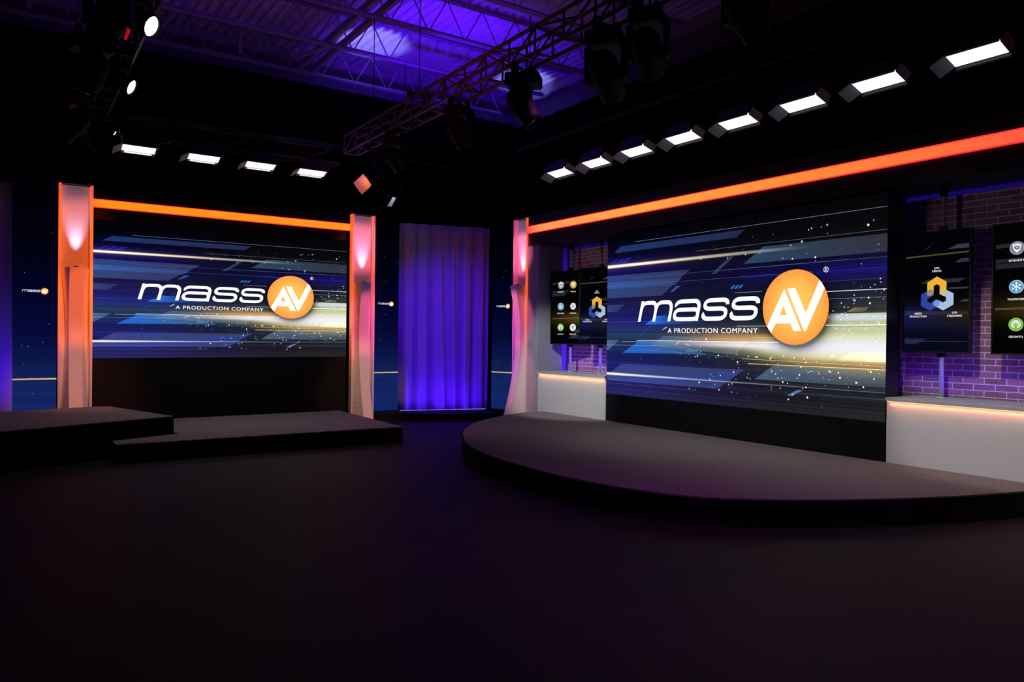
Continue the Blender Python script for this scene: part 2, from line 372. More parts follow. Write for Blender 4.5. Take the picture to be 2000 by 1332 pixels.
for y, lb in ((11.9, 'purple lit open web roof joist closest to the far wall'),
              (10.55, 'open web roof joist second from the far wall, crossing the bright patch of roof deck'),
              (9.27, 'open web roof joist third from the far wall, with reddish lower chord'),
              (7.95, 'open web roof joist fourth from the far wall, crossing near the top of the photo')):
    joist(y, lb)
# bridging beams that run across the joists
def bridging(x, y0, y1, label):
    t = MB().b2(x-.03, x+.03, y0, y1, 5.65, 5.71).b2(x-.006, x+.006, y0, y1, 5.71, 5.77).build('bridging_beam', M['steel'])
    return tag(t, label, 'beam', 'bridging beams under the roof deck')
bridging(3.9, 6.0, 11.86, 'reddish steel bridging beam across the joists left of the bright deck patch')
bridging(4.12, 6.0, 11.86, 'steel bridging beam right beside the reddish one, at the bright deck patch')
for (x, lb) in ((2.95, 'upright steel post between joist chords over the four panel lights'), (.25, 'upright blue lit steel post at the top left corner')):
    tag(MB().b2(x-.025, x+.025, 11.8, 11.85, 5.66, 6.12).build('hanger_post', M['steel']), lb, 'post')
tag(MB().tube((1.75, 11.8, 5.66), (2.05, 11.75, 6.1), .022, 8).build('brace_bar', M['steel']), 'slanting steel brace bar left of the upright post under the roof', 'brace')
tag(MB().tube((3.5, 11.8, 5.62), (3.95, 10.6, 5.64), .03, 8).build('brace_bar', M['steel']), 'slanting purple steel brace bar between the two farthest joists', 'brace')

# ------------------------------------------------------------------ trusses
def truss(name, label, p, q, wd, ht, mat, group=None, rc=.02, step=.4, bar=.011):
    """box truss: p,q = ends of the bottom centre line"""
    p = Vector(p); q = Vector(q); L = (q-p).length; ang = math.atan2(q.y-p.y, q.x-p.x)
    t = thing(name, label, 'truss', tuple(p), (0, 0, ang), group)
    for sy in (-1, 1):
        for z in (0, ht):
            MB().tube((0, sy*wd/2, z), (L, sy*wd/2, z), rc, 10).build('chord', mat, t)
    n = int(L/step); st = L/n
    rung = None
    for i in range(n+1):
        if rung is None: rung = MB().tube((0, -wd/2, 0), (0, wd/2, 0), bar*1.3, 8).build('rung', mat, t)
        else:
            o = rung.copy(); COL.objects.link(o); o.parent = t; rung_i = o; o.location = (min(i*st, L), 0, 0)
    for sy in (-1, 1):
        mb = MB()
        for i in range(n):
            a, b = (0, ht) if i % 2 == 0 else (ht, 0)
            mb.tube((i*st, sy*wd/2, a), ((i+1)*st, sy*wd/2, b), bar, 6)
            mb.tube((i*st, sy*wd/2, 0), (i*st, sy*wd/2, ht), bar, 6)
        mb.build('side_lattice', mat, t)
    mb = MB()
    for i in range(n): mb.tube((i*st, -wd/2, ht), ((i+1)*st, wd/2, ht), bar, 6) if i % 2 else mb.tube((i*st, wd/2, ht), ((i+1)*st, -wd/2, ht), bar, 6)
    mb.build('top_lattice', mat, t)
    return t
truss('lighting_truss', 'long box truss running overhead from the centre back to the top edge', (4.03, 10.05, 3.95), (4.03, .5, 3.95), .2, .24, M['truss'], group='box trusses of the lighting grid')
truss('lighting_truss', 'dark box truss carrying four bright panel lights over the left stage', (1.15, 10.1, 3.78), (3.85, 10.1, 3.78), .2, .24, M['dtruss'], group='box trusses of the lighting grid', step=.45, rc=.016)
truss('lighting_truss', 'black box truss with round spotlights in the upper left, seen from below', (.85, 10.3, 4.0), (.85, 3.0, 4.0), .3, .3, M['dtruss'], group='box trusses of the lighting grid')
pp = thing('lighting_pipe', 'long black pipe carrying eight panel lights over the round stage', 'pipe', (5.8, 1.5, 3.95))
MB().tube((0, 0, 0), (0, 7, 0), .024, 12).build('pipe', M['black'], pp)
for y in (.4, 2.5, 4.6, 6.7): MB().tube((0, y, 0), (0, y, 1.75), .006, 6).build('hanging_rod', M['black'], pp)
# truss hangers up to the joists
for i, (x, y, z, n) in enumerate(((4.03, 9.27, 4.2, 'on the centre truss near its far end'), (4.03, 7.95, 4.2, 'on the centre truss about half way along'), (.85, 9.27, 4.3, 'on the black upper left truss'), (2.0, 10.55, 3.97, 'on the dark truss above the second panel light'))):
    h = thing('truss_hanger', 'thin black steel hanger '+n, 'hanger', (x, y, z), group='hangers holding up the trusses')
    MB().tube((0, 0, 0), (0, 0, 5.6-z), .006, 6).build('rod', M['black'], h)
    MB().box((0, 0, .03), (.3 if x != 2.0 else .1, .05, .05)).build('clamp', M['black'], h)

# ------------------------------------------------------------------ lamps on the grid
def panel_light(label, loc, yaw, tilt, drop, group):
    t = thing('panel_light', label, 'studio light', loc, (0, 0, yaw), group)
    R = Euler((tilt, 0, 0))
    def b(mb, nm, mat, bev=0): return mb.build(nm, mat, t, bev, rot=R)
    b(MB().box((0, 0, .07), (.38, .19, .10)).box((0, 0, .14), (.26, .12, .05)), 'housing', M['case'], .008)
    b(MB().box((0, 0, .014), (.36, .16, .012)), 'diffuser', M['panel_glow'])
    b(MB().box((0, .105, .02), (.38, .02, .06)).box((0, -.105, .02), (.38, .02, .06)), 'trim_frame', M['case'])
    # barn doors flare out at both ends; their inner faces catch the light
    b(MB().box((-.235, 0, -.02), (.12, .17, .004), (0, -.55, 0)), 'barn_door', M['grey'])
    b(MB().box((.205, 0, .035), (.075, .16, .004), (0, -1.15, 0)), 'barn_door', M['grey'])
    MB().path([(-.21, 0, .07), (-.21, 0, .07+drop*.5), (.21, 0, .07+drop*.5), (.21, 0, .07)], .009).build('yoke', M['black'], t)
    MB().tube((0, 0, .07+drop*.5), (0, 0, drop), .012, 8).box((0, 0, drop), (.05, .05, .07)).build('clamp', M['black'], t)
    return t
pl = panel_light('bright white panel light, leftmost of the four over the left stage', (1.33, 10.0, 3.60), 0, -.30, .18, 'panel lights over the left stage')
for x, n in ((2.07, 'second from the left of the four over the left stage'), (2.77, 'third from the left of the four over the left stage'), (3.46, 'rightmost of the four over the left stage')):
    dup(pl, 'bright white panel light, '+n, (x, 10.0, 3.60))
names = ['at the far end of the row of eight', 'second from the far end of the row of eight', 'third from the far end of the row of eight',
         'fourth from the far end of the row of eight', 'fifth from the far end of the row of eight', 'third from the right end of the row of eight',
         'second from the right end of the row of eight', 'at the right end of the row of eight, largest of all']
pr = panel_light('white panel light '+names[0], (5.8, RFIX_Y[0]+.05, 3.47), -PI/2, -.30, .47, 'panel lights over the round stage')
for y, n in list(zip(RFIX_Y, names))[1:]: dup(pr, 'white panel light '+n, (5.8, y+.05, 3.47))

def spotlight(label, loc, aim, lens, group=None, L=.26, r=.085, doors=(0, 1, 2, 3), hang=.32, door_mat=None, dl=.12):
    """can spotlight; body points along +Z of its own head"""
    t = thing('spotlight', label, 'stage light', loc, (0, 0, 0), group)
    d = Vector(aim)-Vector(loc); R = d.to_track_quat('Z', 'Y').to_euler()
    mb = MB().lathe([(.001, -L*.55), (r*.75, -L*.5), (r*.95, -L*.3), (r, -L*.1), (r, L*.35), (r*1.1, L*.36), (r*1.1, L*.48), (r*.95, L*.48), (r*.93, L*.30)])
    for k in range(6): mb.box((0, -r*.97, -L*.4+k*.02), (r*1.1, .012, .006))
    bd = mb.build('body', M['mover'], t, rot=R)
    MB().lathe([(.001, L*.46), (r*.5, L*.45), (r*.93, L*.40)]).build('lens', lens, bd)
    if doors:
        for k in doors:
            a = k*PI/2; c = Vector((math.cos(a), math.sin(a), 0))
            mb = MB(); mb.box((.002, 0, 0), (.003, r*2.0, dl)).box((-.001, 0, 0), (.003, r*2.0, dl), mi=1); o = mb.build('barn_door', [M['mover'], door_mat or M['case']], t)
            Rm = R.to_matrix() @ Euler((0, 0, a)).to_matrix() @ Euler((0, .45, 0)).to_matrix()
            o.rotation_euler = Rm.to_euler(); o.location = R.to_matrix() @ (c*(r*1.15+dl*.22)+Vector((0, 0, L*.48+dl*.45)))
    side = d.cross(Vector((0, 0, 1))).normalized()*(r+.025)
    MB().path([side, side+Vector((0, 0, r+.06)), -side+Vector((0, 0, r+.06)), -side], .008).build('yoke', M['black'], t)
    MB().tube((0, 0, r+.06), (0, 0, hang), .012, 8).box((0, 0, hang), (.1, .1, .07)).build('clamp', M['black'], t)
    return t
G = 'round spotlights on the black upper left truss'
spotlight('white round spotlight at the top left, closest of the three on the black truss', (.86, 6.50, 3.84), (3.4, 4.2, 2.0), M['lens_white'], G, r=.085, doors=(), hang=.16)
spotlight('white round spotlight in the middle of the three on the black truss', (.95, 8.40, 3.90), (4.0, 6.5, 2.0), M['lens_white'], G, r=.08, doors=(), hang=.16)
spotlight('small white spotlight lowest of the three, left of the first panel light', (1.03, 10.27, 3.86), (4.4, 9.6, 1.6), M['lens_white'], G, doors=(), hang=.14, r=.045, L=.18)
spotlight('spotlight with dim red glow, left of the lowest small white spotlight', (.72, 10.2, 3.72), (.9, 11.4, 2.6), M['lens_red'], None, hang=.3)
M['tin'] = pbr('inner_barn_door', (.6, .6, .6), .6)
spotlight('orange glowing fresnel spotlight with barn doors under the centre truss end', (4.16, 9.58, 3.62), (3.55, 9.98, 3.08), M['lens_orange'], None, hang=.34, r=.10, door_mat=M['tin'], doors=(2,), dl=.22, L=.22)
spotlight('white fresnel spotlight with barn doors, right of the orange one', (5.0, 10.6, 3.64), (4.95, 10.95, 2.6), M['lens_key'], None, hang=.48, r=.085, door_mat=M['tin'], doors=(0, 1), dl=.2, L=.22)
pp2 = thing('lighting_pipe', 'short black pipe holding the white fresnel right of the centre truss', 'pipe', (4.1, 10.6, 4.12))
MB().tube((0, 0, 0), (1.9, 0, 0), .022, 12).build('pipe', M['black'], pp2)
MB().tube((.1, 0, 0), (.1, -.5, 0), .02, 10).build('bracket', M['black'], pp2)
MB().tube((1.0, -.05, 0), (1.0, -.05, 1.5), .006, 6).build('hanging_rod', M['black'], pp2)

def moving_head(label, loc, aim, sc=1., group='moving head lights under the trusses', hang=.1):
    t = thing('moving_head_light', label, 'stage light', loc, (0, 0, 0), group); t.scale = (sc,)*3
    d = Vector(aim)-Vector(loc); yaw = math.atan2(d.y, d.x); R = d.to_track_quat('Z', 'Y').to_euler()
    MB().box((0, 0, .26), (.34, .26, .12), (0, 0, yaw)).build('base', M['mover'], t, .02)
    sd = Vector((-math.sin(yaw), math.cos(yaw), 0))
    for k in (-1, 1):
        MB().box(sd*.15*k+Vector((0, 0, .09)), (.12, .04, .28), (0, 0, yaw)).build('yoke_arm', M['mover'], t, .012)
    hd_ = MB().lathe([(.001, -.2), (.08, -.19), (.115, -.12), (.12, .05), (.10, .14), (.105, .20), (.09, .20), (.085, .16)]).build('head', M['mover'], t, rot=R)
    MB().lathe([(.001, .185), (.05, .18), (.086, .16)]).build('lens', M['lens_dark'], hd_)
    for q in (-.1, .1): MB().box((q/sc, 0, .37), (.05, .06, .12)).build('clamp', M['black'], t)
    return t
moving_head('black moving head silhouetted against the bright deck patch under the centre truss', (4.03, 5.80, 3.56), (4.6, 5.2, 2.4), .95)
moving_head('largest dark moving head, under the centre truss at the upper middle right', (4.03, 4.62, 3.52), (4.9, 5.1, 2.9), 1.05)
moving_head('dark moving head hanging close to the right of the largest one', (4.03, 4.15, 3.56), (4.9, 4.7, 2.9), .95)
moving_head('dark moving head at the top edge near the right panel lights', (4.03, 3.25, 3.56), (4.9, 3.2, 2.6), .95)
moving_head('dark moving head half way along the centre truss, beyond the bright deck patch', (4.03, 7.0, 3.58), (4.9, 7.4, 2.5), .85)
moving_head('dark moving head at the far end of the centre truss', (4.03, 8.6, 3.60), (4.9, 9.2, 2.8), .8)
moving_head('black moving head between two white spotlights on the upper left truss', (.60, 7.35, 3.60), (.2, 7.3, 2.4), .95)
moving_head('black moving head hanging high on the upper left truss', (.60, 6.0, 3.60), (.2, 5.3, 2.4), .95)
moving_head('black moving head low on the upper left truss, above the red glow', (.60, 9.2, 3.60), (-.2, 10.0, 2.6), .95)
tag(MB().b2(.838, .860, 6.68, 7.25, 3.925, 3.94).build('light_strip', M['lens_red']), 'thin red glowing strip under the upper left truss', 'light strip')

# ------------------------------------------------------------------ screen pictures
ROWS = [0, .045, .10, .15, .20, .25, .32, .38, .44, .49, .53, .57]
COLS = [0, .2, .45, .7, 1.]
GRID = np.array([
 [(36, 34, 92), (36, 34, 84), (34, 32, 58), (32, 31, 36), (36, 35, 34)],
 [(38, 36, 108), (38, 36, 100), (32, 28, 60), (30, 28, 42), (34, 34, 38)],
 [(30, 28, 100), (28, 28, 96), (26, 24, 58), (32, 36, 44), (44, 50, 56)],
 [(28, 34, 90), (24, 34, 92), (30, 40, 62), (50, 52, 44), (110, 90, 62)],
 [(36, 56, 86), (36, 56, 88), (74, 66, 62), (90, 84, 66), (150, 150, 120)],
 [(34, 34, 116), (28, 32, 104), (24, 30, 60), (26, 36, 44), (70, 74, 60)],
 [(28, 22, 70), (26, 22, 62), (18, 20, 46), (20, 18, 46), (26, 26, 42)],
 [(22, 16, 84), (20, 14, 70), (16, 14, 44), (14, 12, 60), (20, 18, 62)],
 [(20, 10, 84), (14, 6, 64), (12, 12, 34), (10, 12, 20), (14, 15, 20)],
 [(8, 8, 30), (6, 6, 26), (6, 7, 18), (7, 8, 12), (9, 9, 11)],
 [(2, 3, 12), (3, 4, 14), (4, 4, 10), (5, 5, 8), (7, 7, 9)],
 [(1, 1, 5), (1, 1, 5), (2, 2, 5), (3, 3, 4), (4, 4, 5)]], float)/255
_h = rng.rand(4000)
def hash1(x): return _h[(np.floor(x).astype(int)) % 4000]
def noise1(x):
    f = np.floor(x); t = x-f; t = t*t*(3-2*t); return hash1(f)*(1-t)+hash1(f+1)*t
def sstep(a, b, x): t = np.clip((x-a)/(b-a), 0, 1); return t*t*(3-2*t)
def picture(u, w_):
    ri = np.interp(w_, ROWS, range(len(ROWS))); ci = np.interp(u, COLS, range(len(COLS)))
    r0 = np.clip(np.floor(ri).astype(int), 0, len(ROWS)-2); c0 = np.clip(np.floor(ci).astype(int), 0, len(COLS)-2)
    tr = (ri-r0)[..., None]; tc = (ci-c0)[..., None]
    c = (GRID[r0, c0]*(1-tr)+GRID[r0+1, c0]*tr)*(1-tc)+(GRID[r0, c0+1]*(1-tr)+GRID[r0+1, c0+1]*tr)*tc
    st = noise1(w_*260+7)*.6+noise1(w_*620+noise1(u*3)*.8)*.4
    c = c*(1+.5*(st-.5))[..., None]
    def g(c0_, s0): return np.exp(-((w_-c0_)/s0)**2)
    # warm band under the tag line, green right glow, yellow body, white core
    a = g(.196, .016)*sstep(.28, .55, u)*(1-sstep(.75, .95, u)); c = c+a[..., None]*np.array((.42, .28, .10))
    a = g(.178, .010)*sstep(.10, .5, u)*.7; c = c+a[..., None]*np.array((.50, .44, .46))
    a = np.where(w_ < .262, 1, 0)*sstep(.175, .2, w_)*sstep(.70, .88, u)*(.75+.25*noise1(w_*240)); c = c*(1-.9*a[..., None])+a[..., None]*.9*np.array((.82, .87, .68)); b_ = np.exp(-((w_-.252)/.009)**4)*sstep(.82, .88, u)*.8; c = c*(1-b_[..., None])+b_[..., None]*np.array((.84, .87, .95))
    sy = .018+.024*sstep(.5, .95, u)
    a = np.exp(-((w_-.163)/sy)**2)*sstep(.42, .85, u); c = c*(1-a[..., None])+a[..., None]*np.array((.93, .88, .55))
    a = np.exp(-((w_-.133)/.010)**2)*sstep(.55, .9, u)*.75; c = c*(1-a[..., None])+a[..., None]*np.array((.62, .42, .22))
    a = np.exp(-((w_-.177)/(.007+.020*sstep(.5, .85, u)))**2)*sstep(.30, .70, u); c = c*(1-a[..., None])+a[..., None]*np.array((.95, .95, 1.))
    a = np.exp(-((w_-.158)/.012)**2)*sstep(.82, 1., u)*.9; c = c*(1-a[..., None])+a[..., None]*np.array((1., 1., .86))
    # beams
    a = np.exp(-((w_-.4405+.004*sstep(.6, 1, u))/(.0052-.001*u))**4)*np.clip(1.05-.75*u-.5*sstep(.55, .9, u), 0, 1); c = c*(1-a[..., None])+a[..., None]*np.array((1, .94, .76))
    a = g(.4405, .014)*.28*(1-sstep(0, .6, u)); c = c+a[..., None]*np.array((.8, .7, .5))
    a = np.exp(-((w_-.0705)/(.0048-.006*np.clip(u, 0, .45)))**4)*np.clip(1.08-1.3*u, 0, 1); c = c*(1-a[..., None])+a[..., None]*np.array((1, .96, .86))
    # violet band on the upper right
    a = g(.368, .018)*sstep(.55, .75, u)*.5; c = c+a[..., None]*np.array((.04, .02, .36))
    # darkening beside the round badge
    d = np.hypot(u-.753, w_-.275); c = c*(1-.55*np.exp(-np.clip(d-.1, 0, 1)/.012))[..., None]
    return np.clip(c, 0, 1)

PGS = [  # (corners, colour left, colour right)
 ([(.033, .486), (.065, .507), (.582, .507), (.553, .487)], (26, 52, 104), (34, 40, 78)),
 ([(.010, .448), (.043, .465), (.058, .465), (.026, .448)], (20, 22, 140), (20, 22, 140)),
 ([(.038, .448), (.070, .465), (.088, .465), (.056, .448)], (20, 30, 140), (20, 22, 140)),
 ([(.066, .448), (.098, .465), (.121, .465), (.092, .448)], (20, 34, 130), (20, 22, 140)),
 ([(0, .332), (0, .409), (.379, .407), (.261, .332)], (40, 66, 100), (44, 52, 80)),
 ([(0, .364), (0, .386), (.345, .382), (.319, .362)], (36, 76, 140), (26, 50, 100)),
 ([(0, .284), (0, .308), (.089, .308), (.051, .284)], (40, 60, 90), (30, 44, 70)),
 ([(.322, .359), (.342, .359), (.309, .341), (.297, .341)], (50, 80, 120), (50, 80, 120)),
 ([(.530, .434), (.547, .435), (.482, .388), (.464, .388)], (38, 58, 84), (38, 58, 84)),
 ([(.534, .34), (.545, .35), (.553, .35), (.542, .34)], (40, 110, 200), (40, 110, 200)),
 ([(.548, .34), (.559, .35), (.567, .35), (.556, .34)], (40, 110, 200), (40, 110, 200)),
 ([(.562, .34), (.573, .35), (.581, .35), (.570, .34)], (40, 110, 200), (40, 110, 200)),
 ([(.188, .240), (.24, .267), (.343, .268), (.444, .240)], (20, 110, 215), (0, 10, 40)),
 ([(.581, .409), (.645, .452), (1, .451), (1, .408)], (40, 66, 92), (46, 46, 54)),
 ([(.898, .266), (.917, .276), (.958, .276), (.941, .266)], (120, 116, 84), (90, 70, 44)),
 ([(.081, .144), (.156, .183), (.294, .185), (.452, .148)], (20, 96, 190), (50, 80, 100)),
 ([(.212, .169), (.27, .203), (.60, .196), (.56, .150)], (52, 80, 100), (70, 80, 70)),
 ([(.003, .047), (.003, .066), (.077, .107), (.585, .107)], (44, 60, 104), (46, 56, 84)),
 ([(.003, .047), (.585, .107), (.494, .048), (.2, .047)], (36, 60, 130), (40, 54, 96)),
 ([(0, .151), (0, .187), (.064, .187), (.008, .151)], (70, 96, 110), (60, 80, 96)),
 ([(.623, .083), (.686, .125), (1, .126), (1, .083)], (64, 84, 104), (50, 60, 72)),
 ([(.873, .143), (.91, .165), (1, .166), (1, .143)], (120, 120, 70), (140, 140, 90)),
 ([(.745, .045), (.777, .062), (.760, .062), (.729, .045)], (80, 112, 160), (80, 112, 160)),
 ([(.270, .222), (.288, .231), (.280, .231), (.266, .222)], (200, 200, 215), (200, 200, 215)),
 ([(.325, .176), (.345, .184), (.338, .184), (.318, .176)], (170, 180, 190), (170, 180, 190)),
 ([(.365, .155), (.378, .163), (.386, .163), (.373, .155)], (60, 140, 200), (60, 140, 200)),
 ([(.382, .155), (.395, .163), (.403, .163), (.390, .155)], (60, 140, 200), (60, 140, 200)),
 ([(.399, .155), (.412, .163), (.420, .163), (.407, .155)], (60, 140, 200), (60, 140, 200)),
]
LNS = [  # u0,w0,u1,w1,thick,colour
 (.135, .516, 1, .516, .0011, (110, 125, 150)), (.122, .396, .9, .397, .0008, (70, 80, 120)), (0, .372, .8, .373, .0009, (60, 84, 150)),
 (.40, .461, 1, .461, .0011, (92, 92, 92)), (.5, .396, 1, .396, .0008, (84, 84, 90)), (.842, .319, 1, .319, .0018, (225, 225, 230)),
 (.847, .300, 1, .300, .0010, (120, 130, 140)), (.84, .233, 1, .233, .0022, (235, 235, 220)), (.148, .187, .7, .187, .0016, (225, 222, 215)),
 (.076, .183, .6, .184, .0011, (170, 170, 180)), (0, .170, .29, .171, .0011, (110, 150, 170)), (.40, .0705, 1, .070, .0010, (120, 130, 150)),
 (.77, .0535, 1, .054, .0008, (80, 84, 96)), (0, .0385, .41, .0375, .0009, (90, 84, 150)), (.55, .328, .645, .328, .0012, (130, 134, 150)),
 (.56, .232, .66, .232, .0013, (170, 175, 180)), (.17, .158, .62, .140, .0007, (60, 110, 160)), (.165, .205, .30, .285, .0007, (50, 110, 170)),
 (.60, .126, 1, .125, .0016, (230, 200, 140)), (.58, .139, 1, .133, .0009, (210, 190, 130)), (.02, .249, .5, .249, .0008, (60, 70, 160)),
 (.72, .345, 1, .345, .0006, (70, 70, 110)), (.62, .20, .74, .2, .0008, (190, 150, 110)), (.57, .37, 1, .371, .0007, (50, 46, 140))]
DOTS = []
def dots(n, u0, u1, w0, w1, r0, r1, cols, bias=1.):
    for _ in range(n):
        u = u0+(u1-u0)*rng.rand()**bias; q = w0+(w1-w0)*rng.rand()
        DOTS.append((u, q, (r0+(r1-r0)*rng.rand()**2.4)*.74, cols[rng.randint(len(cols))]))
PALE = [(235, 240, 255), (190, 205, 235), (255, 250, 235), (150, 175, 215)]
dots(22, .58, .99, .37, .49, .0014, .0042, PALE); dots(8, .40, .62, .385, .46, .001, .003, PALE)
dots(34, .85, 1., .24, .345, .001, .0036, PALE+[(90, 90, 160)]); dots(60, .84, 1., .19, .27, .0008, .0022, [(255, 255, 235)])
dots(110, .48, 1., .075, .155, .0009, .0036, PALE+[(255, 240, 210)], .8); dots(24, .34, .5, .135, .195, .001, .0038, PALE)
dots(34, .38, .80, .035, .09, .0011, .0040, PALE+[(80, 70, 190)]); dots(24, .06, .45, .12, .2, .0008, .0022, [(80, 100, 170), (120, 170, 220)])
dots(12, .6, .9, .01, .05, .0018, .0034, [(60, 56, 130)]); dots(18, .1, .6, .3, .5, .0008, .002, [(90, 100, 150)])

def quad_strip(mb, pts, cl, cr, y, aspect, W, n=14, mi=1):
    (a, b, c, d) = pts   # a,b on the left, c,d on the right
    vs = []; cs = []
    for i in range(n+1):
        t = i/n
        for (p, q) in ((a, d), (b, c)):
            vs.append(((p[0]+(q[0]-p[0])*t)*W, y, (p[1]+(q[1]-p[1])*t)*W*aspect)); cs.append(tuple((cl[k]*(1-t)+cr[k]*t)/255 for k in range(3)))
    mb.add(vs, [(2*i, 2*i+2, 2*i+3, 2*i+1) for i in range(n)], cs, mi=mi)
def disc(mb, u, q, r, col, y, W, aspect, n=10, mi=1, r_in=0, ky=1):
    if r_in:
        vs = [((u+rr*math.cos(2*PI*i/n))*W, y, (q+rr*math.sin(2*PI*i/n)*ky)*W*aspect) for rr in (r, r_in) for i in range(n)]
        mb.add(vs, [(i, (i+1) % n, n+(i+1) % n, n+i) for i in range(n)], tuple(k/255 for k in col), mi=mi)
    else:
        mb.add([((u+r*math.cos(2*PI*i/n))*W, y, (q+r*math.sin(2*PI*i/n)*ky)*W*aspect) for i in range(n)], [tuple(range(n))], tuple(k/255 for k in col), mi=mi)

def ribbon(mb, pts, th, T, col, y, mi=2):
    """pts in letter space -> T(x,z) -> mesh; mitred ribbon of width th"""
    P = [np.array(p, float) for p in pts]; n = len(P); vs = []
    for i in range(n):
        if i == 0: d = P[1]-P[0]
        elif i == n-1: d = P[-1]-P[-2]
        else:
            a = (P[i]-P[i-1]); b = (P[i+1]-P[i]); d = a/np.hypot(*a)+b/np.hypot(*b)
        d = d/np.hypot(*d); nrm = np.array((-d[1], d[0]))
        for k in (-1, 1):
            q = P[i]+nrm*th/2*k; x, z = T(*q); vs.append((x, y, z))
    mb.add(vs, [(2*i, 2*i+2, 2*i+3, 2*i+1) for i in range(n-1)], col, mi=mi)
def arc(cx, cy, rx, ry, a0, a1, n=8, p=2.4):
    r = []
    for i in range(n+1):
        a = math.radians(a0+(a1-a0)*i/n); c, s_ = math.cos(a), math.sin(a)
        r.append((cx+rx*math.copysign(abs(c)**(2/p), c), cy+ry*math.copysign(abs(s_)**(2/p), s_)))
    return r
def letter_paths(ch, W, t):
    h = t/2; R = .40; top = 1-h; bot = h; mid = .53; L = h; Rt = W-h
    if ch == 'm':
        m = W/2; e = .34
        return [[(L, 0), (L, 1)],
                arc(L+e, top-.40, e, .40, 180, 90)[0:]+arc(m-e, top-.40, e, .40, 90, 0)+[(m, 0)],
                arc(m+e, top-.40, e, .40, 180, 90)+arc(Rt-e, top-.40, e, .40, 90, 0)+[(Rt, 0)]]
    if ch == 's':
        r = .34; a = (top-mid)/2; b = (mid-bot)/2
        return [[(Rt, .70)]+arc(Rt-r, top-a, r, a, 0, 90)+arc(L+r, mid+a, r, a, 90, 270)+arc(Rt-r, bot+b, r, b, 90, -90)+arc(L+r, bot+b, r, b, 270, 180)+[(L, .30)]]
    if ch == 'a':
        r = .34; b = (mid-bot)/2
        return [[(L+.02, .70)]+arc(L+r, .72, r, top-.72, 180, 90)+arc(Rt-r, top-.36, r, .36, 90, 0)+[(Rt, 0)],
                [(Rt, mid-b), (Rt-.02, mid-.02)][:0]+arc(Rt-r*.8, bot+b, r*.8, b, 0, 90)+arc(L+r, bot+b, r, b, 90, 270)+arc(Rt-r*.8, bot+b, r*.8, b, -90, 0)]
def logo_word(mb, u0, z0, xh, aspect, W, y, layout, slant=.25, t=.185, col=(1, 1, 1)):
    for ch, a, b in layout:
        wd = (b-a)/xh
        T = lambda x, z, a=a: ((a+(x+slant*z)*xh)*W, (z0+z*xh)*W*aspect)
        for p in letter_paths(ch, wd, t): ribbon(mb, p, t, T, col, y)
FULL = [('m', .154, .300), ('a', .3065, .4135), ('s', .423, .520), ('s', .529, .626)]
def badge(mb, cu, cw, r, W, aspect, y, n=48):
    vs = [(cu*W, y, cw*W*aspect)]; cs = [(1, .83, .37)]
    for k, cc in ((.55, (1, .76, .34)), (1, (1, .62, .27))):
        vs += [((cu+r*k*math.cos(2*PI*i/n))*W, y, (cw+r*k*math.sin(2*PI*i/n))*W*aspect) for i in range(n)]; cs += [cc]*n
    fs = [(0, 1+i, 1+(i+1) % n) for i in range(n)]+[(1+i, 1+n+i, 1+n+(i+1) % n, 1+(i+1) % n) for i in range(n)]
    mb.add(vs, fs, cs, mi=2)
    def P(poly): mb.add([((cu+a*r)*W, y-.0015, (cw+b*r)*W*aspect) for a, b in poly], [tuple(range(len(poly)))], (1, 1, 1), mi=2)
    # A as convex pieces, V as convex pieces, their tips running to the rim
    P([(-.854, -.505), (-.72, -.69), (-.573, -.431), (-.448, -.198), (-.3375, .046), (-.32, .505)])
    P([(-.573, -.431), (-.115, -.431), (-.23, -.198), (-.448, -.198)])
    P([(-.32, .505), (-.3375, .046), (-.23, -.198), (-.115, -.431), (-.02, -.633), (.22, -.633)])
    P([(-.23, .505), (.017, .505), (.344, -.156), (.35, -.63), (.29, -.63)])
    P([(.344, -.156), (.728, .682), (.80, .60), (.880, .465), (.35, -.63)])
def text_mesh(mb, txt, cu, cw, height, W, aspect, y, width=None, col=(1, 1, 1), bold=.018, mi=2, align='CENTER', left=False):
    cv = bpy.data.curves.new('tmp_text', 'FONT'); cv.body = txt; cv.size = 1; cv.align_x = 'LEFT';  cv.resolution_u = 3
    if width: cv.space_character = 1.12
    ob = bpy.data.objects.new('tmp_text', cv); COL.objects.link(ob)
    dg = bpy.context.evaluated_depsgraph_get(); dg.update(); me = ob.evaluated_get(dg).to_mesh()
    V = np.array([v.co[:] for v in me.vertices]); Fs = [tuple(p.vertices) for p in me.polygons]
    ob.evaluated_get(dg).to_mesh_clear(); bpy.data.objects.remove(ob); bpy.data.curves.remove(cv)
    x0, x1 = V[:, 0].min(), V[:, 0].max(); z0, z1 = V[:, 1].min(), V[:, 1].max()
    k = height/(z1-z0); kx = (width/(x1-x0)) if width else k*.92
    off = cu if left else cu-(x1-x0)*kx/2
    for dx in (-bold, 0, bold):   # thickened strokes
        mb.add([((off+(p[0]-x0+dx)*kx)*W, y-dx*.002, (cw+(p[1]-z0)*k)*W*aspect) for p in V], Fs, col, mi=mi)

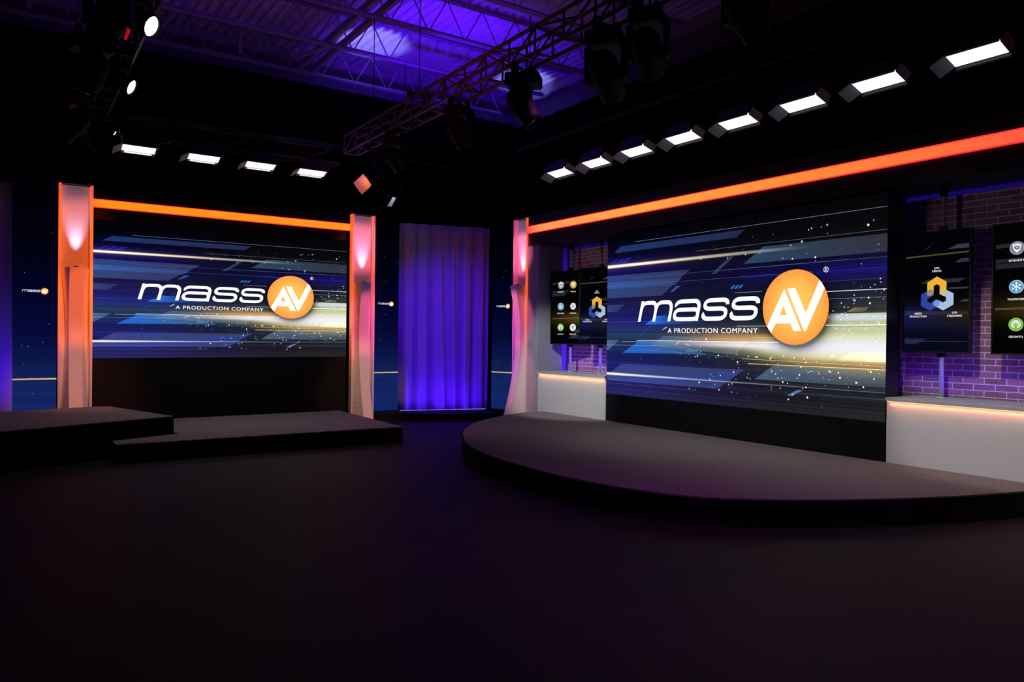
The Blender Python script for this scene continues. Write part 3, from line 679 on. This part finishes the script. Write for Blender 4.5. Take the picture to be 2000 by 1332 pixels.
def big_picture(W, H, aspect):
    """led picture in a local frame: x right, z up, facing -y"""
    mb = MB(); nu, nw = 220, 380
    U, V = np.meshgrid(np.linspace(0, 1, nu+1), np.linspace(0, H/W/aspect, nw+1)); c = picture(U, V)
    vs = np.stack([U*W, U*0, V*W*aspect], -1).reshape(-1, 3); n = nu+1
    fs = [(r*n+i, r*n+i+1, (r+1)*n+i+1, (r+1)*n+i) for r in range(nw) for i in range(nu)]
    mb.add(vs, fs, c.reshape(-1, 3), mi=0)
    for p, cl, cr in PGS: quad_strip(mb, p, cl, cr, -.001, aspect, W)
    for u0, w0, u1, w1, th, cc in LNS: quad_strip(mb, [(u0, w0-th/2), (u0, w0+th/2), (u1, w1+th/2), (u1, w1-th/2)], cc, cc, -.0015, aspect, W, 2)
    for u, q, r, cc in DOTS: disc(mb, u, q, min(r, 1-u-.0005) if u > .99 else r, cc, -.002, W, aspect)
    logo_word(mb, 0, .2485, .0675, aspect, W, -.004, FULL)
    badge(mb, .749, .2815, .1005, W, aspect, -.004)
    text_mesh(mb, 'A PRODUCTION COMPANY', .461, .2115, .0155, W, aspect, -.004, width=.342, bold=.012)
    disc(mb, .840, .3755, .0072, (255, 255, 255), -.004, W, aspect, 20, 2, .0057)
    text_mesh(mb, 'R', .840, .3718, .0072, W, aspect, -.004, bold=.02)
    return mb

def led_wall(label, loc, rot, W, H, aspect, skirt_h, depth):
    t = thing('led_video_wall', label, 'video wall', loc, rot, None)
    big_picture(W, H, aspect).build('screen', [M['screen'], M['screen_add'], M['screen']], t, loc=(0, 0, skirt_h), color=True)
    MB().b2(0, W, .004, depth, skirt_h, skirt_h+H).build('cabinet', M['case'], t)
    part_label(MB().b2(0, W, -.004, depth, 0, skirt_h-.001).build('base_panel', M['ledbase'] if rot[2] else M['black'], t), 'plain black panel below the picture')
    return t
led_wall('large right video wall showing a white word and orange round logo behind the round stage', (7.2, 8.18, .205), (0, 0, -PI/2), 4.135, 2.27, 1, .39, .24)
led_wall('left video wall with the same logo picture, set between two glowing pillars', (.99, 11.72, .0), (0, 0, 0), 3.66, 1.90, .913, 1.04, .2)

# narrow LED columns with the small logo
def led_column(label, loc, rot, W=.49, H=3.1):
    t = thing('led_column', label, 'video column', loc, rot, 'narrow logo columns')
    mb = MB(); nu, nw = 4, 160
    U, V = np.meshgrid(np.linspace(0, 1, nu+1), np.linspace(0, 1, nw+1)); z = V*H
    kz = [0, .45, .62, .66, 1.0, 1.35, 1.9, 2.4, 3.1]; kc = np.array([(18, 36, 100), (18, 36, 96), (18, 36, 92), (16, 32, 84), (10, 20, 70), (5, 8, 52), (2, 3, 34), (1, 2, 16), (0, 1, 6)], float)/255
    c = np.stack([np.interp(z, kz, kc[:, k]) for k in range(3)], -1)*(1+.16*(noise1(z*45)-.5))[..., None]
    n = nu+1; mb.add(np.stack([U*W, U*0, z], -1).reshape(-1, 3), [(r*n+i, r*n+i+1, (r+1)*n+i+1, (r+1)*n+i) for r in range(nw) for i in range(nu)], np.clip(c, 0, 1).reshape(-1, 3), mi=0)
    quad_strip(mb, [(0, .640/W), (0, .660/W), (1, .660/W), (1, .640/W)], (200, 160, 110), (220, 180, 130), -.001, 1, W, 2, 2)
    lw = .6/ (.849-.154); u0 = .2-.154*lw
    lay = [(ch, u0+a*lw, u0+b*lw) for ch, a, b in FULL]; zb = 1.80/W
    logo_word(mb, 0, zb, .0675*lw, 1, W, -.003, lay, col=(.92, .93, 1))
    badge(mb, u0+.749*lw, zb+.033*lw, .1005*lw, W, 1, -.003, 24)
    for _ in range(9): disc(mb, .05+.9*rng.rand(), (.3+2.6*rng.rand())/W, .008, (150, 170, 220), -.002, W, 1, 8, 2)
    mb.build('screen', [M['screen'], M['screen_add'], M['screen']], t, color=True)
    MB().b2(0, W, .004, .1, 0, H).build('cabinet', M['case'], t)
    return t
ZC = .12
led_column('narrow blue logo column at the far left, beside the orange glowing pillar', (.09, 11.72, ZC), (0, 0, 0), .49, 3.2)
led_column('narrow blue logo column between the middle pillar and the purple curtain', (5.11, 11.72, ZC), (0, 0, 0), .48, 3.2)
led_column('narrow blue logo column right of the purple curtain, half behind the pink pillar', (7.19, 11.25, ZC), (0, 0, -math.radians(70)), .49, 3.2)

# ------------------------------------------------------------------ monitors in the niches
def ngon(mb, pts, col, W, y, mi=2): mb.add([(a*W, y, b) for a, b in pts], [tuple(range(len(pts)))], tuple(k/255 for k in col), mi=mi)
MW, MH = .615, 1.165
def mon_bg(mb, kind):
    nu, nw = 16, 60
    U, V = np.meshgrid(np.linspace(0, 1, nu+1), np.linspace(0, 1, nw+1))
    if kind == 'hex':
        base = np.array((3, 3, 7.))[None, None]/255+np.exp(-((V-.30)/.10)**2)[..., None]*((1-U)[..., None]*np.array((18, 20, 72.))+U[..., None]*np.array((34, 26, 8.)))/255+(V < .25)[..., None]*np.array((4, 5, 18.))/255
    else:
        base = np.array((4, 3, 4.))[None, None]/255+np.exp(-((V-.34)/.10)**2)[..., None]*((.25+.75*U)[..., None]*np.array((92, 70, 8.)))/255
    n = nu+1
    mb.add(np.stack([U*MW, U*0, V*MH], -1).reshape(-1, 3), [(r*n+i, r*n+i+1, (r+1)*n+i+1, (r+1)*n+i) for r in range(nw) for i in range(nu)], np.clip(base, 0, 1).reshape(-1, 3), mi=0)
def mon_hex():
    mb = MB(); mon_bg(mb, 'hex')
    def q(p, c): ngon(mb, [(a, b*MH) for a, b in p], c, MW, -.001, 1)
    q([(.68, .848), (.82, .882), (.985, .882), (.985, .848)], (52, 56, 74)); q([(.78, .735), (.88, .765), (.985, .765), (.985, .735)], (48, 50, 66))
    q([(.26, .572), (.38, .604), (.95, .604), (.84, .572)], (40, 42, 54)); q([(.70, .518), (.70, .532), (.985, .532), (.985, .518)], (50, 54, 72))
    q([(.84, .412), (.92, .43), (.985, .43), (.985, .412)], (52, 54, 66)); q([(.02, .06), (.02, .11), (.36, .11), (.22, .06)], (26, 32, 60)); q([(.30, .855), (.41, .895), (.43, .895), (.34, .855)], (34, 36, 44))
    q([(.02, .795), (.02, .808), (.985, .822), (.985, .81)], (80, 66, 40)); q([(.02, .085), (.02, .089), (.985, .089), (.985, .085)], (50, 54, 72)); q([(.02, .31), (.02, .345), (.985, .33), (.985, .31)], (34, 34, 40))
    # ring logo, crop pixel space -> picture
    ox, oz = .516, .627
    def C(p): return [(ox+(x-362)*.00155, (oz-(y-515)*.000835)*MH) for x, y in p]
    Yc, Bc, Pc = (238, 178, 52), (46, 70, 158), (168, 190, 222)
    for poly, c in (([(268, 573), (362, 515), (362, 592), (332, 608), (332, 668), (268, 700)], Yc), ([(362, 515), (458, 570), (458, 700), (392, 665), (392, 608), (362, 592)], Yc),
                    ([(206, 690), (300, 638), (332, 655), (332, 700), (270, 737)], Bc), ([(206, 690), (270, 737), (270, 762), (206, 803)], Bc), ([(206, 803), (270, 762), (302, 780), (300, 855)], Bc), ([(300, 855), (302, 780), (360, 745), (392, 762), (392, 800)], Bc),
                    ([(392, 655), (428, 637), (527, 690), (455, 722), (392, 690)], Pc), ([(527, 690), (527, 800), (455, 760), (455, 722)], Pc), ([(527, 800), (428, 855), (425, 775), (455, 760)], Pc), ([(428, 855), (330, 800), (330, 765), (362, 745), (425, 775)], Pc)):
        ngon(mb, C(poly), c, MW, -.003)
    for poly, c in (([(268, 655), (300, 638), (332, 655), (332, 690), (300, 708), (268, 700)], (150, 138, 116)), ([(392, 655), (428, 637), (458, 655), (458, 700), (430, 712), (392, 690)], (212, 186, 130)), ([(330, 765), (362, 745), (392, 762), (392, 800), (360, 820), (330, 800)], (110, 150, 214))):
        ngon(mb, C(poly), c, MW, -.004)
    def T(s_, u, v, h=.0165): text_mesh(mb, s_, u, v*MH/MW, h*MH/MW, MW, 1, -.004, bold=.03, col=(.9, .9, .92))
    T('LIVE', .515, .688); T('EVENTS', .515, .664); T('VIDEO', .232, .312); T('PRODUCTION', .232, .288); T('LIVE', .793, .315); T('STREAMING', .79, .289)
    return mb
def mon_icons():
    mb = MB(); mon_bg(mb, 'icons')
    def q(p, c): ngon(mb, [(a, b*MH) for a, b in p], c, MW, -.001, 1)
    q([(.03, .815), (.03, .845), (.62, .86), (.62, .835)], (38, 38, 44)); q([(.03, .70), (.03, .73), (.6, .74), (.52, .71)], (34, 34, 44)); q([(.03, .655), (.03, .695), (.52, .70), (.42, .66)], (34, 36, 46))
    q([(.86, .865), (.96, .90), (.98, .90), (.90, .865)], (40, 40, 46)); q([(.03, .335), (.03, .35), (.9, .36), (.9, .35)], (70, 66, 56)); q([(.55, .07), (.68, .12), (.985, .12), (.985, .07)], (34, 44, 60)); q([(.72, .15), (.84, .2), (.985, .2), (.985, .15)], (50, 60, 50))
    A = MW/MH
    def ring(u, v, c1, c2):
        mb.add([(u*MW+.060*math.cos(2*PI*i/28), -.003, v*MH+.060*math.sin(2*PI*i/28)) for i in range(28)], [tuple(range(28))], tuple(k/255 for k in c1), mi=2)
        if c2: mb.add([(u*MW+.051*math.cos(2*PI*i/28), -.0035, v*MH+.051*math.sin(2*PI*i/28)) for i in range(28)], [tuple(range(28))], tuple(k/255 for k in c2), mi=2)
    def P(u, v, pts, c, y=-.0045): mb.add([(u*MW+a*.05, y, v*MH+b*.05) for a, b in pts], [tuple(range(len(pts)))], tuple(k/255 for k in c), mi=2)
    def txt(s_, u, v): text_mesh(mb, s_, u, (v*MH)/MW, .0165*MH/MW, MW, 1, -.004, bold=.03, col=(.88, .88, .9))
    L_, R_ = .31, .70; r1, r2, r3 = .81, .513, .222
    W_ = (230, 235, 240)
    ring(L_, r1, (150, 156, 168), (120, 126, 140)); P(L_, r1, [(0, .9), (.35, .72), (.7, .72), (.68, .1), (.4, -.5), (0, -.85), (-.4, -.5), (-.68, .1), (-.7, .72), (-.35, .72)], W_)
    P(L_, r1, [(-.5, .2), (-.2, .4), (.2, .35), (.5, .2), (.4, -.1), (.05, -.35), (-.3, -.15)], (96, 108, 120), -.0055)
    P(L_, r1, [(-.25, .12), (.2, .2), (.25, .1), (-.05, -.05)], W_, -.006)
    ring(R_, r1, (238, 186, 60), (206, 150, 40)); P(R_, r1, [(0, .45), (.35, .7), (.7, .55), (.72, .1), (.35, -.4), (0, -.75), (-.35, -.4), (-.72, .1), (-.7, .55), (-.35, .7)], W_)
    P(R_, r1, [(0, .3), (.12, .0), (.32, -.2), (.1, -.12), (0, -.3), (-.1, -.12), (-.32, -.2), (-.12, 0)], (90, 160, 80), -.0055)
    ring(L_, r2, (150, 205, 235), (60, 140, 190))
    for k in range(6):
        a = k*PI/3+PI/6; ca, sa = math.cos(a), math.sin(a)
        P(L_, r2, [(x*ca-z*sa, x*sa+z*ca) for x, z in ((0, -.09), (.85, -.09), (.85, .09), (0, .09))], W_)
        for sg in (-1, 1):
            P(L_, r2, [(x*ca-z*sa, x*sa+z*ca) for x, z in ((.42, 0), (.66, sg*.30), (.76, sg*.22), (.56, 0))], W_, -.0046)
    ring(R_, r2, (150, 60, 80), W_)
    for pts in ([(-.08, .5), (.08, .5), (.42, -.6), (.28, -.6)], [(-.08, .5), (.08, .5), (-.28, -.6), (-.42, -.6)], [(-.35, -.15), (.35, -.15), (.3, -.05), (-.3, -.05)], [(-.12, .45), (.12, .45), (.12, .7), (-.12, .7)]): P(R_, r2, pts, (60, 70, 90))
    ring(L_, r3, (150, 205, 80), (110, 180, 50))
    P(L_, r3, [(math.cos(a)*.82, math.sin(a)*.82) for a in [math.radians(200-i*22) for i in range(11)]]+[(.3, -.7), (-.3, -.7)], W_)
    for k in range(5):
        a = PI/2+(k-2)*.5; ca, sa = math.cos(a), math.sin(a)
        P(L_, r3, [(x*ca-z*sa, x*sa+z*ca-.25) for x, z in ((0, -.07), (.62, -.06), (.66, 0), (.62, .06), (0, .07))], (120, 190, 60), -.0055)
    P(L_, r3, [(-.25, -.25), (.25, -.25), (.16, -.85), (-.16, -.85)], (120, 190, 60), -.0056)
    for k in range(5):
        a = PI/2+(k-2)*.62; P(L_, r3, [(.62*math.cos(a)+.08*math.cos(b), .62*math.sin(a)+.08*math.sin(b)) for b in [i*PI/3 for i in range(6)]], (120, 190, 60), -.0057)
    ring(R_, r3, (200, 200, 205), (240, 240, 242))
    P(R_, r3, [(.34*math.cos(a), .18+.38*math.sin(a)) for a in [math.radians(-50+i*28) for i in range(11)]]+[(-.15, -.35), (.15, -.35)], (50, 50, 56))
    P(R_, r3, [(-.14, -.42), (.14, -.42), (.1, -.68), (-.1, -.68)], (50, 50, 56)); P(R_, r3, [(-.1, .3), (.1, .3), (.05, -.1), (-.05, -.1)], W_, -.0055)
    for s_, u, v in (('INTEGRITY', L_, r1-.103), ('PASSION', R_, r1-.103), ('TEAMWORK', L_, r2-.104), ('PRECISION', R_, r2-.104), ('GROWTH', L_, r3-.102), ('CREATIVITY', R_, r3-.102)): txt(s_, u, v)
    return mb
MEH = mon_hex().build('screen', [M['screen'], M['screen_add'], M['screen']], None, color=True).data
MEI = mon_icons().build('screen', [M['screen'], M['screen_add'], M['screen']], None, color=True).data
for o in [o for o in COL.objects if o.name.startswith('screen') and o.parent is None]: bpy.data.objects.remove(o)
def monitor(label, centre, yaw, mesh):
    """portrait display; centre of the face, yaw = rotation of its local x"""
    t = thing('portrait_monitor', label, 'display', (centre[0], centre[1], 1.3), (0, 0, yaw), 'portrait monitors on poles in the niches')
    o = bpy.data.objects.new('screen', mesh); COL.objects.link(o); o.parent = t; o.location = (-MW/2, 0, 0)
    w2 = MW/2
    mb = MB().b2(-w2-.012, w2+.012, .002, .045, -.012, MH+.012)
    mb.b2(-w2-.013, -w2, -.008, .01, -.013, MH+.013).b2(w2, w2+.013, -.008, .01, -.013, MH+.013).b2(-w2, w2, -.008, .01, -.013, 0).b2(-w2, w2, -.008, .01, MH, MH+.013)
    mb.build('bezel', M['case'], t, .002)
    MB().b2(-.07, .07, .045, .065, .35, .8).build('wall_bracket', M['case'], t)
    return t
def pole(label, x, y, z0=.845, z1=2.90):
    t = thing('monitor_pole', label, 'pole', (x, y, z0), group='silver poles holding the monitors')
    MB().tube((0, 0, 0), (0, 0, z1-z0-.05), .022, 20).build('tube', M['alu'], t)
    MB().tube((0, 0, z1-z0-.08), (0, 0, z1-z0), .034, 20).build('ceiling_socket', M['black'], t)
    MB().tube((0, 0, 0), (0, 0, .012), .045, 20).build('foot_flange', M['alu'], t)
    MB().b2(-.035, .03, -.03, .03, .40, 1.68).build('mount_sleeve', M['case'], t)
    return t
NI = math.radians(-90); ROTS = 1
monitor('portrait monitor with yellow and blue ring logo, right of the large video wall', (7.50, 3.725), NI, MEH)
monitor('portrait monitor with column of round value icons, cut by the right edge', (7.50, 2.905), NI, MEI)
pole('silver pole carrying the ring logo monitor right of the large video wall', 7.60, 3.71)
pole('silver pole behind the icon monitor at the right edge', 7.60, 2.905)
monitor('small looking portrait monitor with six round icons, in the left niche', (7.50, 9.50), NI+math.radians(17)*ROTS, MEI)
monitor('portrait monitor with ring logo partly hidden by the large video wall', (7.49, 8.76), NI+math.radians(14)*ROTS, MEH)
pole('silver pole behind the six icon monitor in the left niche', 7.60, 9.52)
pole('silver pole behind the half hidden ring logo monitor in the left niche', 7.60, 8.78)

# ------------------------------------------------------------------ right set wall: counters, fascia, returns
def counter(label, y0, y1):
    t = thing('white_counter', label, 'counter', (7.2, y0, 0))
    L = y1-y0
    MB().b2(.0, .62, 0, L, 0, .80).build('body', M['white'], t)
    MB().b2(-.035, .648, -.0, L, .812, .845).build('countertop', M['ctop'], t, .003)
    part_label(MB().b2(-.016, -.004, .01, L-.01, .800, .811).build('glow_strip', M['warm_strip'], t), 'warm glowing strip under the counter lip')
    return t
counter('white counter with warm glowing lip right of the large video wall', .4, 4.03)
counter('short white counter with warm glowing lip left of the large video wall', 8.19, 9.86)
hd = thing('header_fascia', 'long dark header over the right set wall with an orange light bar', 'header', (7.2, 0, 0))
MB().b2(0, .64, .2, 10.2, 2.90, 3.40).build('fascia', M['fascia'], hd)
MB().b2(-.03, -.002, .25, 10.19, 3.107, 3.232).build('light_bar', M['bar_right'], hd)
hl = thing('header_beam', 'black header between two pillars with an orange light bar over the left video wall', 'header', (0, 11.72, 0))
MB().b2(.99, 4.66, .03, .3, 2.95, 3.38).build('fascia', M['black'], hl)
MB().b2(.985, 4.70, -.02, .028, 3.110, 3.226).build('light_bar', M['bar_left'], hl)
# left niche return wall and the front face of the corner
struct(MB().b2(7.215, 7.70, 9.87, 9.93, .0, 2.9).build('wall_niche_side', M['grey']))
struct(MB().b2(7.2, 7.32, 9.93, 10.17, 0, 2.9).b2(7.2, 7.215, 9.87, 9.93, 0, 2.9).build('wall_corner', M['grey']))
struct(MB().b2(7.79, 7.85, 9.94, 10.02, 0, 2.9).build('wall_niche_end', M['grey']))
def glow_line(label, mb, m='blue_strip'):
    return tag(mb.build('glow_strip', M[m]), label, 'light strip')
glow_line('wall return with painted blue light at the back corner of the left niche', MB().b2(7.702, 7.785, 9.862, 9.93, .847, 2.88), 'blue_lit_return')  # lit wall return as a glowing box, its light put into the material
glow_line('dim blue glowing line along the top of the right niche wall', MB().b2(7.835, 7.849, .4, 4.2, 2.86, 2.897), 'blue_dim')
glow_line('dim blue glowing line along the top of the left niche wall', MB().b2(7.835, 7.849, 8.4, 9.85, 2.86, 2.897), 'blue_dim')

# ------------------------------------------------------------------ glowing pillars
def pillar(label, loc, rot, edge_l, edge_r, up_col, up_e, fin_w=.16, fin_d=1.0):
    """local: x right, y into wall, face at y=0; width .4"""
    t = thing('glowing_pillar', label, 'pillar', loc, rot, 'glowing set pillars'); W = .40; H = 3.40
    MB().b2(-W/2+.03, W/2-.03, .03, .06, 0, H-.03).build('back_panel', M['pillar'], t)
    MB().b2(-W/2, W/2, .06, .26, 0, H).build('core_box', M['black'], t)
    MB().b2(-W/2, W/2, -.05, .06, H-.02, H).build('top_cap', M['case'], t)
    for sx, em in ((-1, edge_l), (1, edge_r)):
        a, b = sorted((sx*W/2, sx*(W/2-.028)))
        MB().b2(a, b, -.05, .06, 0, H-.02).build('side_fin', M[em], t)
    # concave blade column: front strip with two slanting flanks, profile bulging at the top and foot
    zs = np.linspace(0, 2.26, 30)
    dd = np.where(zs < 1.4, .09+.25*(np.clip(1.4-zs, 0, 9)/1.4)**1.9, .09+.12*(np.clip(zs-1.4, 0, 9)/.86)**1.9)*fin_d
    fw = fin_w/2; vs = []
    for z, e in zip(zs, dd):
        bw = min(fw+e*.40, W/2-.034)
        vs += [(-bw, .029, z), (-fw, .029-e, z), (fw, .029-e, z), (bw, .029, z)]
    n = len(zs)
    fl = MB().add(vs, [(4*i, 4*i+1, 4*i+5, 4*i+4) for i in range(n-1)]+[(4*i+2, 4*i+3, 4*i+7, 4*i+6) for i in range(n-1)]+[(4*n-4, 4*n-3, 4*n-2, 4*n-1), (3, 2, 1, 0)])
    fl.build('blade_flanks', M['pillar'], t)
    ft = MB().add([(p[0], p[1]-.001, p[2]) for i in range(n) for p in (vs[4*i+1], vs[4*i+2])], [(2*i, 2*i+1, 2*i+3, 2*i+2) for i in range(n-1)])
    o = ft.build('blade_front', M['pillar'], t); sd = o.modifiers.new('Solidify', 'SOLIDIFY'); sd.thickness = .008; sd.offset = 1
    # uplight standing on the blade
    part_label(MB().tube((0, -.09, 2.262), (0, -.09, 2.28), .03, 16).build('uplight', M['case'], t), 'small uplight on top of the blade')
    R = Euler(rot).to_matrix(); L0 = Vector(loc)
    lamp('SPOT', L0+R@Vector((0, -.09, 2.29)), L0+R@Vector((0, .028, 2.86)), up_e, up_col, .028, spot=34, blend=1, name='pillar_uplight')
    return t
pillar('orange glowing pillar left of the left video wall', (.79, 11.66, 0), (0, 0, 0), 'fin_orange', 'fin_orange', (.80, .62, 1), 42)
pillar('pink and orange glowing pillar between the left video wall and the purple curtain', (4.90, 11.66, 0), (0, 0, 0), 'fin_orange', 'fin_coral', (.80, .60, 1), 42)
pillar('pink glowing pillar at the left end of the right set wall', (7.22, 10.37, 0), (0, 0, -PI/2), 'fin_pink', 'fin_orange', (.9, .6, 1), 42)

# ------------------------------------------------------------------ curtains and plinth
drape('stage_curtain', (5.60, 11.74), (7.16, 11.30), .115, 3.33, .075, .26, M['curtain'], n=200, label='tall curtain lit deep purple between two narrow logo columns', fold2=.25, phase=.8, sway=1.2)
drape('stage_curtain', (-1.2, 11.3), (.08, 11.78), .02, 3.33, .04, .2, M['curtain'], n=120, label='blue lit curtain edge at the far left of the photo', fold2=.2)
pz = thing('curtain_plinth', 'low black plinth under the purple curtain with a dotted blue LED strip', 'plinth', (0, 0, 0))
MB().prism([(5.12, 11.50), (5.42, 11.33), (5.9, 10.96), (6.45, 10.76), (6.82, 10.52), (6.98, 10.60), (6.98, 10.72), (7.15, 11.21), (7.3, 11.9), (5.2, 11.9), (5.12, 11.71)][::-1][::-1], 0, .11).build('deck', M['black'], pz)
a = Vector((5.56, 11.58, .118)); b = Vector((7.02, 11.16, .118)); dv = b-a
MB().box((a+b)/2, (dv.length, .014, .012), (0, 0, math.atan2(dv.y, dv.x))).build('strip_housing', M['case'], pz)
dio = None
for i in range(54):
    p = a+dv*(i+.5)/54
    if dio is None: dio = MB().box((0, 0, 0), (.014, .01, .008)).build('diode', M['diode'], pz); o = dio
    else: o = dio.copy(); COL.objects.link(o); o.parent = pz
    o.location = p+Vector((0, -.003, .008))

# ------------------------------------------------------------------ stages
def stage(name, label, poly, top, z0, inset=.02, rows=None, flare=.02):
    """carpeted deck with a hanging black skirt"""
    t = thing(name, label, 'stage', (0, 0, 0))
    n = len(poly); c = Vector((sum(p[0] for p in poly)/n, sum(p[1] for p in poly)/n))
    MB().prism(poly, top-.035, top).build('carpet_top', M['carpet'], t)
    mb = MB(); vs = []
    pts = []
    for i in range(n):
        a = Vector(poly[i]); b = Vector(poly[(i+1) % n]); m = max(1, int((b-a).length/.06))
        for k in range(m): pts.append(a+(b-a)*k/m)
    N = len(pts)
    for z, q in ((top-.012, .004), (top-.05, .005), ((top+z0)/2, flare*.5), (z0+.001, flare)):
        for i, p in enumerate(pts):
            d = (p-c).normalized(); r = q+.004*math.sin(i*.9+z*9)*(q > .005)
            vs.append((min(p.x+d.x*r, 7.194), p.y+d.y*r, z))
    mb.add(vs, [(r*N+i, r*N+(i+1) % N, (r+1)*N+(i+1) % N, (r+1)*N+i) for r in range(3) for i in range(N)], smooth=True)
    o = mb.build('skirt', M['skirt'], t)
    return t
stage('stage_riser', 'low grey carpeted riser with black skirt in front of the left video wall', [(.99, 8.94), (4.33, 8.94), (4.38, 11.30), (1.23, 11.30), (1.73, 9.58), (.99, 9.27)], .205, 0)
stage('stage_riser', 'taller grey carpeted riser with black skirt at the left edge', [(1.67, 9.64), (1.17, 11.28), (.96, 11.33), (-.04, 11.12), (-2.8, 10.1), (-3.4, 7.6), (-.03, 8.92)], .41, 0, flare=.015)
arcp = [(7.19, 9.66), (6.95, 9.68), (6.53, 9.60), (5.59, 9.02), (5.10, 8.53), (4.79, 8.13), (4.56, 7.74), (4.25, 7.10), (4.05, 6.32), (3.985, 5.45), (4.03, 4.80), (4.19, 4.22), (4.47, 3.77), (5.09, 3.33), (5.83, 2.97), (6.50, 2.74), (7.19, 2.58)]
def smooth_poly(P, n=5):
    out = []
    for i in range(len(P)-1):
        p0, p1, p2, p3 = (np.array(P[max(0, min(len(P)-1, i+k))]) for k in (-1, 0, 1, 2))
        for j in range(n):
            t = j/n; out.append(tuple(.5*((2*p1)+(-p0+p2)*t+(2*p0-5*p1+4*p2-p3)*t*t+(-p0+3*p1-3*p2+p3)*t**3)))
    return out+[P[-1]]
stage('round_stage', 'wide curved grey carpeted stage with black edge in front of the right video wall', smooth_poly(arcp), .205, 0, flare=.03)
